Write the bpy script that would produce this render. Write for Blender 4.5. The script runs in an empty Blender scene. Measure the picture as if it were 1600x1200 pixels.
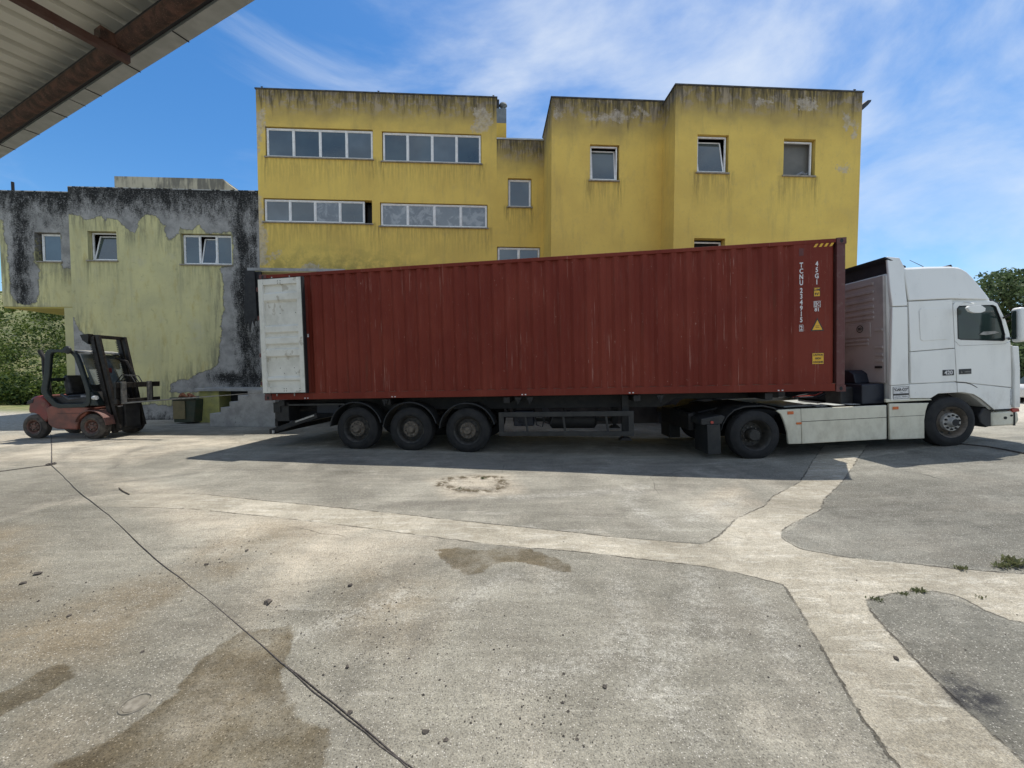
import bpy, bmesh, math, random
import numpy as np
from mathutils import Matrix, Vector
random.seed(7); rng = np.random.default_rng(7)
PI = math.pi; rad = math.radians
S = bpy.context.scene; COL = S.collection

# ------------------------------------------------------------------ camera, sky, sun, exposure
F_PX = 601.52; PITCH = 2.15628; CAM_H = 1.8
cam = bpy.data.cameras.new('camera'); co = bpy.data.objects.new('camera', cam); COL.objects.link(co)
cam.sensor_width = 36; cam.lens = 36 * F_PX / 1600; cam.clip_start = 0.05; cam.clip_end = 2000
co.location = (0, 0, CAM_H); co.rotation_euler = (rad(90 - PITCH), 0, 0); S.camera = co
SUN_EL = 69.9; SUN_AZ = 34.4                      # azimuth clockwise from +Y
sd = Vector((math.sin(rad(SUN_AZ)) * math.cos(rad(SUN_EL)), math.cos(rad(SUN_AZ)) * math.cos(rad(SUN_EL)), math.sin(rad(SUN_EL))))
sl = bpy.data.lights.new('sun', 'SUN'); sl.energy = 4.1; sl.angle = rad(0.5); sl.color = (1, 0.95, 0.87)
so = bpy.data.objects.new('sun', sl); COL.objects.link(so)
so.rotation_euler = (-sd).to_track_quat('-Z', 'Y').to_euler(); so.location = sd * 60
S.view_settings.view_transform = 'Standard'; S.view_settings.look = 'None'
S.view_settings.exposure = 0.32; S.view_settings.gamma = 1

W = bpy.data.worlds.new('World'); S.world = W; W.use_nodes = True
def sky():
    nt = W.node_tree; N = nt.nodes; L = nt.links; N.clear()
    out = N.new('ShaderNodeOutputWorld'); bg = N.new('ShaderNodeBackground'); bg.inputs[1].default_value = 0.143
    st = N.new('ShaderNodeTexSky'); st.sky_type = 'NISHITA'; st.sun_disc = False
    st.sun_elevation = rad(SUN_EL); st.sun_rotation = rad(SUN_AZ); st.ozone_density = 2.2; st.air_density = 1.0; st.dust_density = 0.4; st.altitude = 200
    tc = N.new('ShaderNodeTexCoord')
    mp = N.new('ShaderNodeMapping'); mp.inputs['Rotation'].default_value = (rad(20), rad(-38), rad(-20)); mp.inputs['Scale'].default_value = (1.0, 1.7, 2.2)
    L.new(tc.outputs['Generated'], mp.inputs[0])
    n1 = N.new('ShaderNodeTexNoise'); n1.inputs['Scale'].default_value = 1.5; n1.inputs['Detail'].default_value = 9; n1.inputs['Roughness'].default_value = 0.58; n1.inputs['Distortion'].default_value = 0.9
    L.new(mp.outputs[0], n1.inputs[0])
    # clouds gather high and ahead to the right of the building
    dp = N.new('ShaderNodeVectorMath'); dp.operation = 'DOT_PRODUCT'
    c = Vector((0.28, 0.78, 0.66)).normalized(); dp.inputs[1].default_value = c
    nm = N.new('ShaderNodeVectorMath'); nm.operation = 'NORMALIZE'; L.new(tc.outputs['Generated'], nm.inputs[0]); L.new(nm.outputs[0], dp.inputs[0])
    mr = N.new('ShaderNodeMapRange'); mr.inputs[1].default_value = 0.66; mr.inputs[2].default_value = 0.98; mr.inputs[3].default_value = -0.16; mr.inputs[4].default_value = 0.11
    L.new(dp.outputs['Value'], mr.inputs[0])
    ad = N.new('ShaderNodeMath'); ad.operation = 'ADD'; L.new(n1.outputs[0], ad.inputs[0]); L.new(mr.outputs[0], ad.inputs[1])
    # unseen cloud added behind the camera as neutral fill light for the facades
    d2 = N.new('ShaderNodeVectorMath'); d2.operation = 'DOT_PRODUCT'; d2.inputs[1].default_value = Vector((0, -1, .35)).normalized(); L.new(nm.outputs[0], d2.inputs[0])
    m3 = N.new('ShaderNodeMapRange'); m3.inputs[1].default_value = 0.05; m3.inputs[2].default_value = 0.6; m3.inputs[3].default_value = 0; m3.inputs[4].default_value = .30; L.new(d2.outputs['Value'], m3.inputs[0])
    ad0 = ad; ad = N.new('ShaderNodeMath'); ad.operation = 'ADD'; L.new(ad0.outputs[0], ad.inputs[0]); L.new(m3.outputs[0], ad.inputs[1])
    m2 = N.new('ShaderNodeMapRange'); m2.interpolation_type = 'SMOOTHSTEP'; m2.inputs[1].default_value = 0.36; m2.inputs[2].default_value = 0.80; m2.inputs[3].default_value = 0; m2.inputs[4].default_value = 0.80
    L.new(ad.outputs[0], m2.inputs[0])
    hs = N.new('ShaderNodeHueSaturation'); hs.inputs['Saturation'].default_value = 1.32; hs.inputs['Value'].default_value = 0.92
    L.new(st.outputs[0], hs.inputs['Color'])
    mx = N.new('ShaderNodeMix'); mx.data_type = 'RGBA'; mx.inputs[7].default_value = (4.7, 5.1, 5.6, 1)
    L.new(m2.outputs[0], mx.inputs[0]); L.new(hs.outputs[0], mx.inputs[6])
    L.new(mx.outputs[2], bg.inputs[0]); L.new(bg.outputs[0], out.inputs[0])
sky()

# ------------------------------------------------------------------ view geometry helpers
_c, _s = math.cos(rad(PITCH)), math.sin(rad(PITCH))
def ray(px, py):
    a = (px - 800) / F_PX; b = (600 - py) / F_PX
    return (a, _c + b * _s, -_s + b * _c)
def ground_h(x, y):
    x = np.asarray(x, float); y = np.asarray(y, float)
    q = np.clip((x - 4.75) / 0.5, -40, 40); h = 0.075 * 0.5 * np.log1p(np.exp(q))
    h = np.where(h > 0.30, 0.30 + 0.12 * np.tanh((h - 0.30) / 0.12), h)
    t = np.clip((y - 9.5) / 7, 0, 1); t = t * t * (3 - 2 * t)
    return h * (1 - 0.75 * t)
def G(px, py):
    r = ray(px, py); h = 0
    for _ in range(6):
        k = (h - CAM_H) / r[2]; x, y = r[0] * k, r[1] * k; h = float(ground_h(x, y))
    return (x, y)
FA = rad(3.045); FD = (math.cos(FA), math.sin(FA)); FN = (math.sin(FA), -math.cos(FA))
def FP(px, py, off=0):
    "picture point -> (s, z) on a facade plane standing `off` metres in front of the main one"
    r = ray(px, py); ox, oy = FN[0] * off, 14.4 + FN[1] * off
    k = (ox * FN[0] + oy * FN[1]) / (r[0] * FN[0] + r[1] * FN[1])
    x, y = r[0] * k - ox, r[1] * k - oy
    return (x * FD[0] + y * FD[1], CAM_H + r[2] * k)

def sdf(P, poly):
    "signed distance (negative inside) of points P (n,2) to a polygon"
    P = np.asarray(P, float); V = np.asarray(poly, float); n = len(V)
    d = np.full(len(P), 1e9); ins = np.zeros(len(P), bool)
    for i in range(n):
        a, b = V[i], V[(i + 1) % n]; e = b - a; w = P - a
        t = np.clip((w @ e) / max(e @ e, 1e-12), 0, 1); q = w - t[:, None] * e
        d = np.minimum(d, np.hypot(q[:, 0], q[:, 1]))
        c1 = (a[1] > P[:, 1]) != (b[1] > P[:, 1])
        with np.errstate(divide='ignore', invalid='ignore'):
            xi = (b[0] - a[0]) * (P[:, 1] - a[1]) / (b[1] - a[1] if b[1] != a[1] else 1e-12) + a[0]
        ins ^= c1 & (P[:, 0] < xi)
    return np.where(ins, -d, d)

# ------------------------------------------------------------------ material helper
class NT:
    def __init__(s, name):
        s.m = bpy.data.materials.new(name); s.m.use_nodes = True; s.t = s.m.node_tree
        s.p = s.t.nodes['Principled BSDF']; s.tc = None
    def n(s, kind, **kw):
        o = s.t.nodes.new('ShaderNode' + kind)
        for k, v in kw.items(): setattr(o, k, v)
        return o
    def link(s, a, b): s.t.links.new(a, b)
    def coord(s, scale=(1, 1, 1), rot=(0, 0, 0), kind='Object'):
        if s.tc is None: s.tc = s.n('TexCoord')
        m = s.n('Mapping'); m.inputs['Scale'].default_value = scale; m.inputs['Rotation'].default_value = rot
        s.link(s.tc.outputs[kind], m.inputs[0]); return m.outputs[0]
    def noise(s, sc, detail=4, rough=.55, scale=(1, 1, 1), dist=0, rot=(0, 0, 0)):
        o = s.n('TexNoise'); o.inputs['Scale'].default_value = sc; o.inputs['Detail'].default_value = detail
        o.inputs['Roughness'].default_value = rough; o.inputs['Distortion'].default_value = dist
        s.link(s.coord(scale, rot), o.inputs['Vector']); return o.outputs[0]
    def voro(s, sc, feature='F1', out='Distance', scale=(1, 1, 1)):
        o = s.n('TexVoronoi', feature=feature); o.inputs['Scale'].default_value = sc
        s.link(s.coord(scale), o.inputs['Vector']); return o.outputs[out]
    def math(s, op, a, b=None, c=None):
        o = s.n('Math', operation=op)
        for i, v in enumerate((a, b, c)):
            if v is None: continue
            if isinstance(v, (int, float)): o.inputs[i].default_value = v
            else: s.link(v, o.inputs[i])
        return o.outputs[0]
    def ramp(s, v, a, b, lo=0, hi=1, smooth=True):
        o = s.n('MapRange'); o.interpolation_type = 'SMOOTHSTEP' if smooth else 'LINEAR'
        for i, x in zip((1, 2, 3, 4), (a, b, lo, hi)): o.inputs[i].default_value = x
        s.link(v, o.inputs[0]); return o.outputs[0]
    def mix(s, f, a, b, mode='MIX'):
        o = s.n('Mix', data_type='RGBA', blend_type=mode)
        for i, v in ((0, f), (6, a), (7, b)):
            if isinstance(v, (int, float)): o.inputs[i].default_value = v
            elif isinstance(v, tuple): o.inputs[i].default_value = (*v, 1)
            else: s.link(v, o.inputs[i])
        return o.outputs[2]
    def attr(s, name): o = s.n('Attribute', attribute_name=name); return o.outputs['Fac']
    def bump(s, h, dist=.01, strength=.5):
        o = s.n('Bump'); o.inputs['Distance'].default_value = dist; o.inputs['Strength'].default_value = strength
        s.link(h, o.inputs['Height']); s.link(o.outputs[0], s.p.inputs['Normal'])
    def color(s, c): s.link(c, s.p.inputs['Base Color'])
    def set(s, rough=None, metal=None, spec=None, col=None):
        if rough is not None: s.p.inputs['Roughness'].default_value = rough
        if metal is not None: s.p.inputs['Metallic'].default_value = metal
        if spec is not None: s.p.inputs['Specular IOR Level'].default_value = spec
        if col is not None: s.p.inputs['Base Color'].default_value = (*col, 1)
        return s

def worn(name, c1, c2, rough=.6, metal=0, sc=3, spec=None, stretch=(1, 1, 1), amt=(.35, .7), bump=0, speck=None, bs=60):
    "painted or plain surface mottled between two colours"
    t = NT(name); f = t.ramp(t.noise(sc, 6, .62, stretch), amt[0], amt[1])
    c = t.mix(f, c1, c2)
    if speck: c = t.mix(t.ramp(t.noise(sc * 9, 5, .7), speck[0], speck[0] + .08), c, speck[1])
    t.color(c); t.set(rough, metal, spec)
    if bump: t.bump(t.noise(bs, 3), bump, .6)
    return t.m

M = {}
M['tyre'] = worn('tyre_rubber', (.008, .008, .009), (.020, .019, .018), .82, sc=6, bump=.004)
M['black'] = worn('black_plastic', (.012, .012, .014), (.03, .03, .03), .6, sc=5)
M['chassis'] = worn('dirty_black_steel', (.005, .005, .006), (.018, .016, .014), .65, sc=7, bump=.003)
M['guard'] = worn('grey_black_mudguard', (.010, .011, .012), (.026, .025, .023), .55, sc=5)
M['rim'] = worn('dusty_brown_rim', (.07, .058, .045), (.15, .12, .09), .6, sc=14, bump=.002)
M['rimdark'] = worn('dirty_dark_rim', (.018, .017, .015), (.05, .045, .038), .6, sc=10, bump=.002)
M['hub'] = worn('hub_steel', (.07, .065, .06), (.22, .19, .16), .5, .3, sc=22)
M['steelwhite'] = worn('light_rim_steel', (.28, .27, .25), (.45, .43, .40), .45, .2, sc=15)
M['alu'] = worn('white_aluminium', (.80, .80, .78), (.66, .65, .62), .4, sc=9)
M['sill'] = worn('stone_sill', (.34, .30, .24), (.20, .18, .15), .8, sc=9)
M['dark'] = worn('unlit_interior', (.012, .014, .016), (.03, .03, .032), .9, sc=2)
M['red_casting'] = worn('worn_red_steel', (.11, .035, .030), (.17, .10, .085), .6, sc=10, amt=(.5, .8), bump=.002)
M['lettering'] = worn('white_lettering', (.72, .71, .70), (.5, .48, .46), .6, sc=30)
M['blacktext'] = worn('black_lettering', (.02, .02, .02), (.05, .05, .05), .6, sc=30)
M['yellow_sticker'] = worn('yellow_sticker', (.75, .42, .02), (.6, .33, .03), .5, sc=20)
M['navy'] = worn('navy_blue_box', (.005, .008, .018), (.012, .016, .028), .5, sc=4)
M['orange_lens'] = worn('orange_lens', (.65, .16, .03), (.5, .10, .03), .3, sc=30)
M['red_lens'] = worn('red_lens', (.42, .05, .035), (.3, .05, .04), .3, sc=30)
M['lampglass'] = worn('clear_lamp', (.55, .56, .56), (.35, .36, .36), .15, sc=20)
M['frame_green'] = worn('dark_green_cab_frame', (.006, .012, .011), (.017, .023, .021), .5, sc=6)
M['mast'] = worn('greasy_mast_steel', (.007, .0065, .006), (.028, .023, .020), .5, .3, sc=14, bump=.002)
M['fork_red'] = worn('faded_red_forklift_paint', (.33, .055, .045), (.42, .19, .15), .5, sc=2.5, speck=(.66, (.10, .06, .05)), bump=.001)
M['fork_pink'] = worn('chalky_pink_paint', (.25, .082, .055), (.12, .05, .038), .55, sc=3, speck=(.66, (.12, .08, .06)))
M['counter_red'] = worn('counterweight_red', (.21, .028, .022), (.12, .035, .028), .45, sc=3)
M['forktyre'] = worn('dusty_forklift_tyre', (.05, .043, .038), (.11, .095, .08), .9, sc=8, bump=.004)
M['forkrim'] = worn('rusty_red_rim', (.14, .06, .042), (.09, .055, .045), .6, sc=14)
M['forksteel'] = worn('worn_grey_fork_steel', (.12, .12, .12), (.25, .24, .22), .4, .5, sc=12)
M['seat'] = worn('black_vinyl_seat', (.02, .02, .022), (.06, .06, .065), .5, sc=8)
M['glove'] = worn('grey_cloth', (.25, .26, .28), (.12, .12, .13), .9, sc=12)
M['canopy_beam'] = worn('rusty_steel', (.040, .023, .018), (.13, .062, .045), .85, sc=8, speck=(.58, (.20, .12, .09)), bump=.004)
M['purlin'] = worn('brown_primer_steel', (.075, .030, .022), (.10, .055, .045), .7, sc=9)
M['zinc'] = worn('galvanised_gutter', (.38, .40, .39), (.48, .50, .49), .5, .1, sc=5, stretch=(1, 1, 1))
M['gap'] = worn('dark_flashing', (.010, .012, .018), (.02, .02, .025), .7, sc=4)
M['concrete'] = worn('grey_cast_concrete', (.36, .36, .35), (.24, .24, .235), .9, sc=3, speck=(.62, (.08, .08, .085)), bump=.004)
M['bin_green'] = worn('dark_green_bin', (.03, .05, .03), (.06, .06, .035), .6, sc=4)
M['bin_orange'] = worn('ochre_bin_panel', (.22, .18, .085), (.17, .14, .07), .7, sc=4)
M['orange_rag'] = worn('orange_red_rags', (.36, .15, .08), (.25, .11, .07), .9, sc=12)
M['wire'] = worn('dark_cable_sheath', (.035, .030, .028), (.10, .085, .075), .7, sc=40)
M['stone'] = worn('dark_loose_stone', (.06, .052, .045), (.14, .12, .10), .95, sc=20, bump=.01)
M['bark'] = worn('tree_bark', (.06, .045, .03), (.13, .10, .075), .95, sc=12, bump=.01)
M['carwhite'] = worn('white_car_paint', (.7, .7, .7), (.62, .62, .61), .25, sc=3)
M['door_seal'] = worn('black_rubber_seal', (.008, .008, .009), (.02, .02, .02), .7, sc=9)
M['shaft'] = worn('grey_painted_shaft', (.14, .16, .17), (.2, .22, .23), .7, sc=4)

def leaf(name, a, b, c):
    t = NT(name); i = t.n('ObjectInfo'); n = t.noise(.5, 6, .65); n2 = t.noise(9, 2)
    col = t.mix(t.ramp(n, .42, .60), a, b); col = t.mix(t.ramp(n2, .5, .75), col, c)
    t.color(col); t.set(.6, 0, .2)
    tr = t.n('BsdfTranslucent'); t.link(col, tr.inputs[0]); ms = t.n('MixShader'); ms.inputs[0].default_value = .35
    out = t.t.nodes['Material Output']; t.link(t.p.outputs[0], ms.inputs[1]); t.link(tr.outputs[0], ms.inputs[2]); t.link(ms.outputs[0], out.inputs[0])
    return t.m
M['leaf_hill'] = leaf('scrub_leaves', (.025, .050, .012), (.105, .145, .028), (.17, .21, .045))
M['leaf_tree'] = leaf('olive_green_leaves', (.07, .11, .045), (.115, .155, .07), (.17, .21, .10))
M['leaf_weed'] = leaf('weed_leaves', (.09, .11, .045), (.14, .15, .07), (.20, .18, .10))

def mat_container():
    t = NT('oxide_red_container_paint')
    c = t.mix(t.ramp(t.noise(1.1, 4, .6, (1, 1, .5)), .35, .7), (.155, .026, .016), (.195, .038, .023))
    c = t.mix(t.ramp(t.noise(5, 5, .65, (3, 3, .35)), .52, .8, 0, .45), c, (.20, .075, .058))
    w = t.noise(1.0, 6, .72, (34, 1, .55)); k = t.noise(1.0, 3, .6, (1.1, 1, 1.1))
    sc = t.math('MULTIPLY', t.ramp(w, .605, .66), t.ramp(k, .42, .60))
    c = t.mix(t.math('MULTIPLY', sc, .8), c, (.50, .30, .24))
    rr_ = t.math('MULTIPLY', t.ramp(t.noise(1.0, 6, .7, (9, 1, .5)), .55, .72), t.ramp(t.noise(.6, 3, .6), .4, .6)); c = t.mix(t.math('MULTIPLY', rr_, .45), c, (.11, .05, .03))
    sp = t.math('MULTIPLY', t.ramp(t.noise(26, 3, .6, (1, 1, .5)), .70, .74), .7); c = t.mix(sp, c, (.40, .24, .19))
    dk = t.ramp(t.noise(18, 3, .6, (1, 1, .8)), .70, .76, 0, .6); c = t.mix(dk, c, (.06, .018, .015))
    t.color(c); t.set(.62, 0, .16); t.bump(t.noise(1.6, 3, .5, (1, 1, .8)), .03, .5); return t.m
M['container'] = mat_container()

def mat_white(name, base=(.82, .81, .765), dirt=(.26, .22, .16), lo=.5):
    t = NT(name)
    c = t.mix(t.ramp(t.noise(2.2, 5, .6, (1, 1, .35)), .45, .75, 0, .45), base, tuple(b * .74 for b in base))
    sp = t.n('SeparateXYZ'); t.link(t.coord(), sp.inputs[0])
    d = t.math('MULTIPLY', t.ramp(sp.outputs[2], .25, 1.5, 1, 0), t.ramp(t.noise(5, 6, .7, (1, 1, .6)), .35, .75))
    c = t.mix(t.math('MULTIPLY', d, lo * 1.25), c, dirt)
    c = t.mix(t.ramp(t.noise(30, 4, .7), .68, .72, 0, .6), c, (.22, .12, .07))
    t.color(c); t.set(.28, 0, .5); return t.m
M['cab_white'] = mat_white('white_cab_paint')
M['skirt_white'] = mat_white('dirty_white_skirt', (.66, .63, .51), (.26, .22, .15), .35)
def mat_door():
    t = NT('white_container_door_paint')
    c = t.mix(t.ramp(t.noise(3, 4, .6), .4, .7), (.72, .71, .65), (.58, .57, .51))
    c = t.mix(t.ramp(t.noise(2.6, 3, .55, (1.3, 1, 1)), .60, .64, 0, .6), c, (.36, .32, .25))
    c = t.mix(t.ramp(t.noise(24, 4, .7), .68, .73, 0, .7), c, (.2, .1, .06))
    t.color(c); t.set(.5); return t.m
M['door_white'] = mat_door()
def mat_rear():
    t = NT('cab_rear_grey_paint')
    c = t.mix(t.ramp(t.noise(2, 5, .6), .4, .7), (.42, .385, .37), (.31, .285, .275)); t.color(c); t.set(.5); return t.m
M['cab_rear'] = mat_rear()

def mat_glass(name, base, rough=.03, streak=None, spec=1.0, ior=1.7):
    t = NT(name); c = t.mix(t.ramp(t.noise(.9, 3, .5), .35, .7), base, tuple(b * 1.7 for b in base))
    if streak: c = t.mix(t.ramp(t.noise(2.6, 6, .7, (1, 1, .9), .6), .48, .62, 0, .75), c, streak)
    t.color(c); t.set(rough, 0, spec); t.p.inputs['IOR'].default_value = ior
    t.bump(t.noise(1.3, 2), .004, .3); return t.m
M['pane'] = mat_glass('window_glass', (.048, .066, .070), ior=1.6)
M['pane_dusty'] = mat_glass('whitewashed_window_glass', (.055, .07, .075), .15, (.26, .28, .28))
M['pane_b'] = mat_glass('window_glass_dark', (.026, .042, .045), ior=1.6)
M['pane_c'] = mat_glass('window_glass_pale', (.075, .095, .105), .06, ior=1.5)
M['room'] = worn('grey_room_wall', (.14, .14, .13), (.19, .185, .17), .9, sc=1)
M['cab_glass'] = mat_glass('cab_glass', (.022, .034, .031), .02, None, .5, 1.45)
M['curtain'] = worn('pale_blind', (.20, .23, .25), (.27, .30, .31), .8, sc=3)

def mat_yellow():
    t = NT('mustard_facade_paint')
    top = t.attr('top'); drip = t.attr('drip'); low = t.attr('moss')
    n1 = t.noise(.7, 5, .6); c = t.mix(t.ramp(n1, .35, .68), (.74, .535, .135), (.65, .46, .12))
    c = t.mix(t.ramp(t.noise(3.5, 6, .7, (1, 1, .6)), .5, .75, 0, .5), c, (.56, .41, .14))
    c = t.mix(t.ramp(t.noise(14, 4, .65), .55, .75, 0, .35), c, (.48, .35, .14))
    c = t.mix(t.ramp(t.noise(1.0, 6, .7, (2.2, 2.2, .35)), .5, .72, 0, .35), c, (.34, .26, .11))
    # green-brown algae towards the top of the wall
    st = t.noise(1.0, 6, .68, (5.5, 5.5, .55)); st2 = t.noise(1.0, 5, .7, (14, 14, 1.1))
    zone = t.ramp(t.math('ADD', top, t.math('MULTIPLY', t.noise(1.3, 4), -1.2)), -.35, 1.05, 1, 0)
    c = t.mix(t.math('MULTIPLY', zone, .8), c, (.25, .195, .09))
    fl = t.math('MULTIPLY', t.ramp(t.math('ADD', top, t.math('MULTIPLY', t.noise(2, 5), -.9)), -.1, .45, 1, 0), t.ramp(t.noise(3.2, 6, .65, (1, 1, 1.3)), .48, .56))
    c = t.mix(t.math('MULTIPLY', fl, .55), c, (.38, .32, .27))
    s1 = t.math('MULTIPLY', t.ramp(t.math('ADD', top, t.math('MULTIPLY', st, -2.6)), -1.35, -.55, 1, 0), t.ramp(st2, .33, .55))
    c = t.mix(t.math('MULTIPLY', s1, .85), c, (.055, .048, .036))
    s2 = t.math('MULTIPLY', drip, t.ramp(st2, .38, .62)); c = t.mix(t.math('MULTIPLY', s2, .8), c, (.10, .08, .045))
    ms = t.math('MULTIPLY', low, t.ramp(t.noise(2.3, 6, .7), .38, .6)); c = t.mix(t.math('MULTIPLY', ms, .7), c, (.17, .155, .06))
    br = t.ramp(t.math('ADD', t.attr('bare'), t.math('MULTIPLY', t.math('SUBTRACT', t.noise(5, 7, .75), .5), .9)), -.04, .04, 1, 0)
    c = t.mix(t.math('MULTIPLY', br, t.ramp(t.noise(9, 6, .75), .3, .6, .25, .8)), c, t.mix(t.ramp(t.noise(7, 5), .4, .7), (.50, .44, .36), (.33, .28, .22)))
    t.color(c); t.set(.9, 0, .15); t.bump(t.math('ADD', t.noise(2.2, 5, .7), t.math('MULTIPLY', t.noise(45, 4, .7), .4)), .02, .45); return t.m
M['yellow'] = mat_yellow()
def mat_grey():
    t = NT('peeling_pale_yellow_plaster')
    bare = t.attr('bare'); mold = t.attr('mold'); drip = t.attr('drip')
    c = t.mix(t.ramp(t.noise(.8, 5, .6), .35, .68), (.60, .555, .285), (.50, .47, .26))
    c = t.mix(t.ramp(t.noise(2.6, 6, .7, (1.5, 1.5, .5)), .5, .72, 0, .5), c, (.42, .32, .10))
    c = t.mix(t.ramp(t.noise(5, 6, .7), .55, .72, 0, .5), c, (.27, .26, .15)); c = t.mix(t.ramp(t.noise(1.0, 6, .7, (3, 3, .3)), .5, .7, 0, .4), c, (.33, .31, .20)); c = t.mix(t.ramp(t.noise(1.1, 6, .7), .55, .7, 0, .4), c, (.47, .45, .33))
    st2 = t.noise(1.0, 5, .7, (12, 12, .8)); c = t.mix(t.math('MULTIPLY', t.math('MULTIPLY', drip, t.ramp(st2, .4, .62)), .75), c, (.13, .13, .075))
    g = t.mix(t.ramp(t.noise(2.4, 6, .65), .35, .7), (.36, .35, .33), (.22, .215, .205))
    pat = t.noise(1.0, 8, .74, (2.6, 2.6, 1.2)); fine = t.noise(22, 5, .72)
    k = t.math('ADD', t.math('ADD', mold, t.math('MULTIPLY', t.math('SUBTRACT', pat, .5), 2.2)), t.math('MULTIPLY', t.math('SUBTRACT', fine, .5), 1.3))
    g = t.mix(t.ramp(k, -.02, .62), g, (.024, .024, .023))
    g = t.mix(t.math('MULTIPLY', t.ramp(t.noise(17, 6, .8), .55, .62), t.ramp(mold, .1, .6)), g, (.26, .255, .25))
    st3 = t.noise(1.0, 7, .75, (7, 7, .7)); soft = t.math('MULTIPLY', t.ramp(bare, .0, .75, 1, 0), t.ramp(st3, .42, .62)); c = t.mix(t.math('MULTIPLY', soft, .7), c, (.14, .14, .10))
    dd = t.math('ADD', bare, t.math('MULTIPLY', t.math('SUBTRACT', t.noise(4, 9, .75), .5), .42))
    f = t.ramp(dd, -.008, .008, 1, 0); edge = t.math('MULTIPLY', t.ramp(dd, -.002, .03, 1, 0), t.ramp(dd, -.03, -.004, 0, 1))
    c = t.mix(f, c, g); c = t.mix(t.math('MULTIPLY', edge, .45), c, (.06, .055, .045))
    tp = t.ramp(t.attr('top'), .0, .05, 1, 0); c = t.mix(t.math('MULTIPLY', tp, t.ramp(t.noise(6, 4), .45, .55)), c, (.5, .5, .48))
    t.color(c); t.set(.92, 0, .12)
    t.bump(t.math('ADD', t.math('MULTIPLY', f, -.8), t.math('MULTIPLY', t.noise(24, 5, .7), .6)), .02, .6); return t.m
M['greywall'] = mat_grey()
def mat_roof():
    return worn('weathered_roof_screed', (.30, .29, .26), (.18, .17, .14), .9, sc=2)
M['roof'] = mat_roof()
M['coping'] = worn('dark_stained_coping', (.035, .035, .033), (.10, .095, .085), .85, sc=6)

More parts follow.
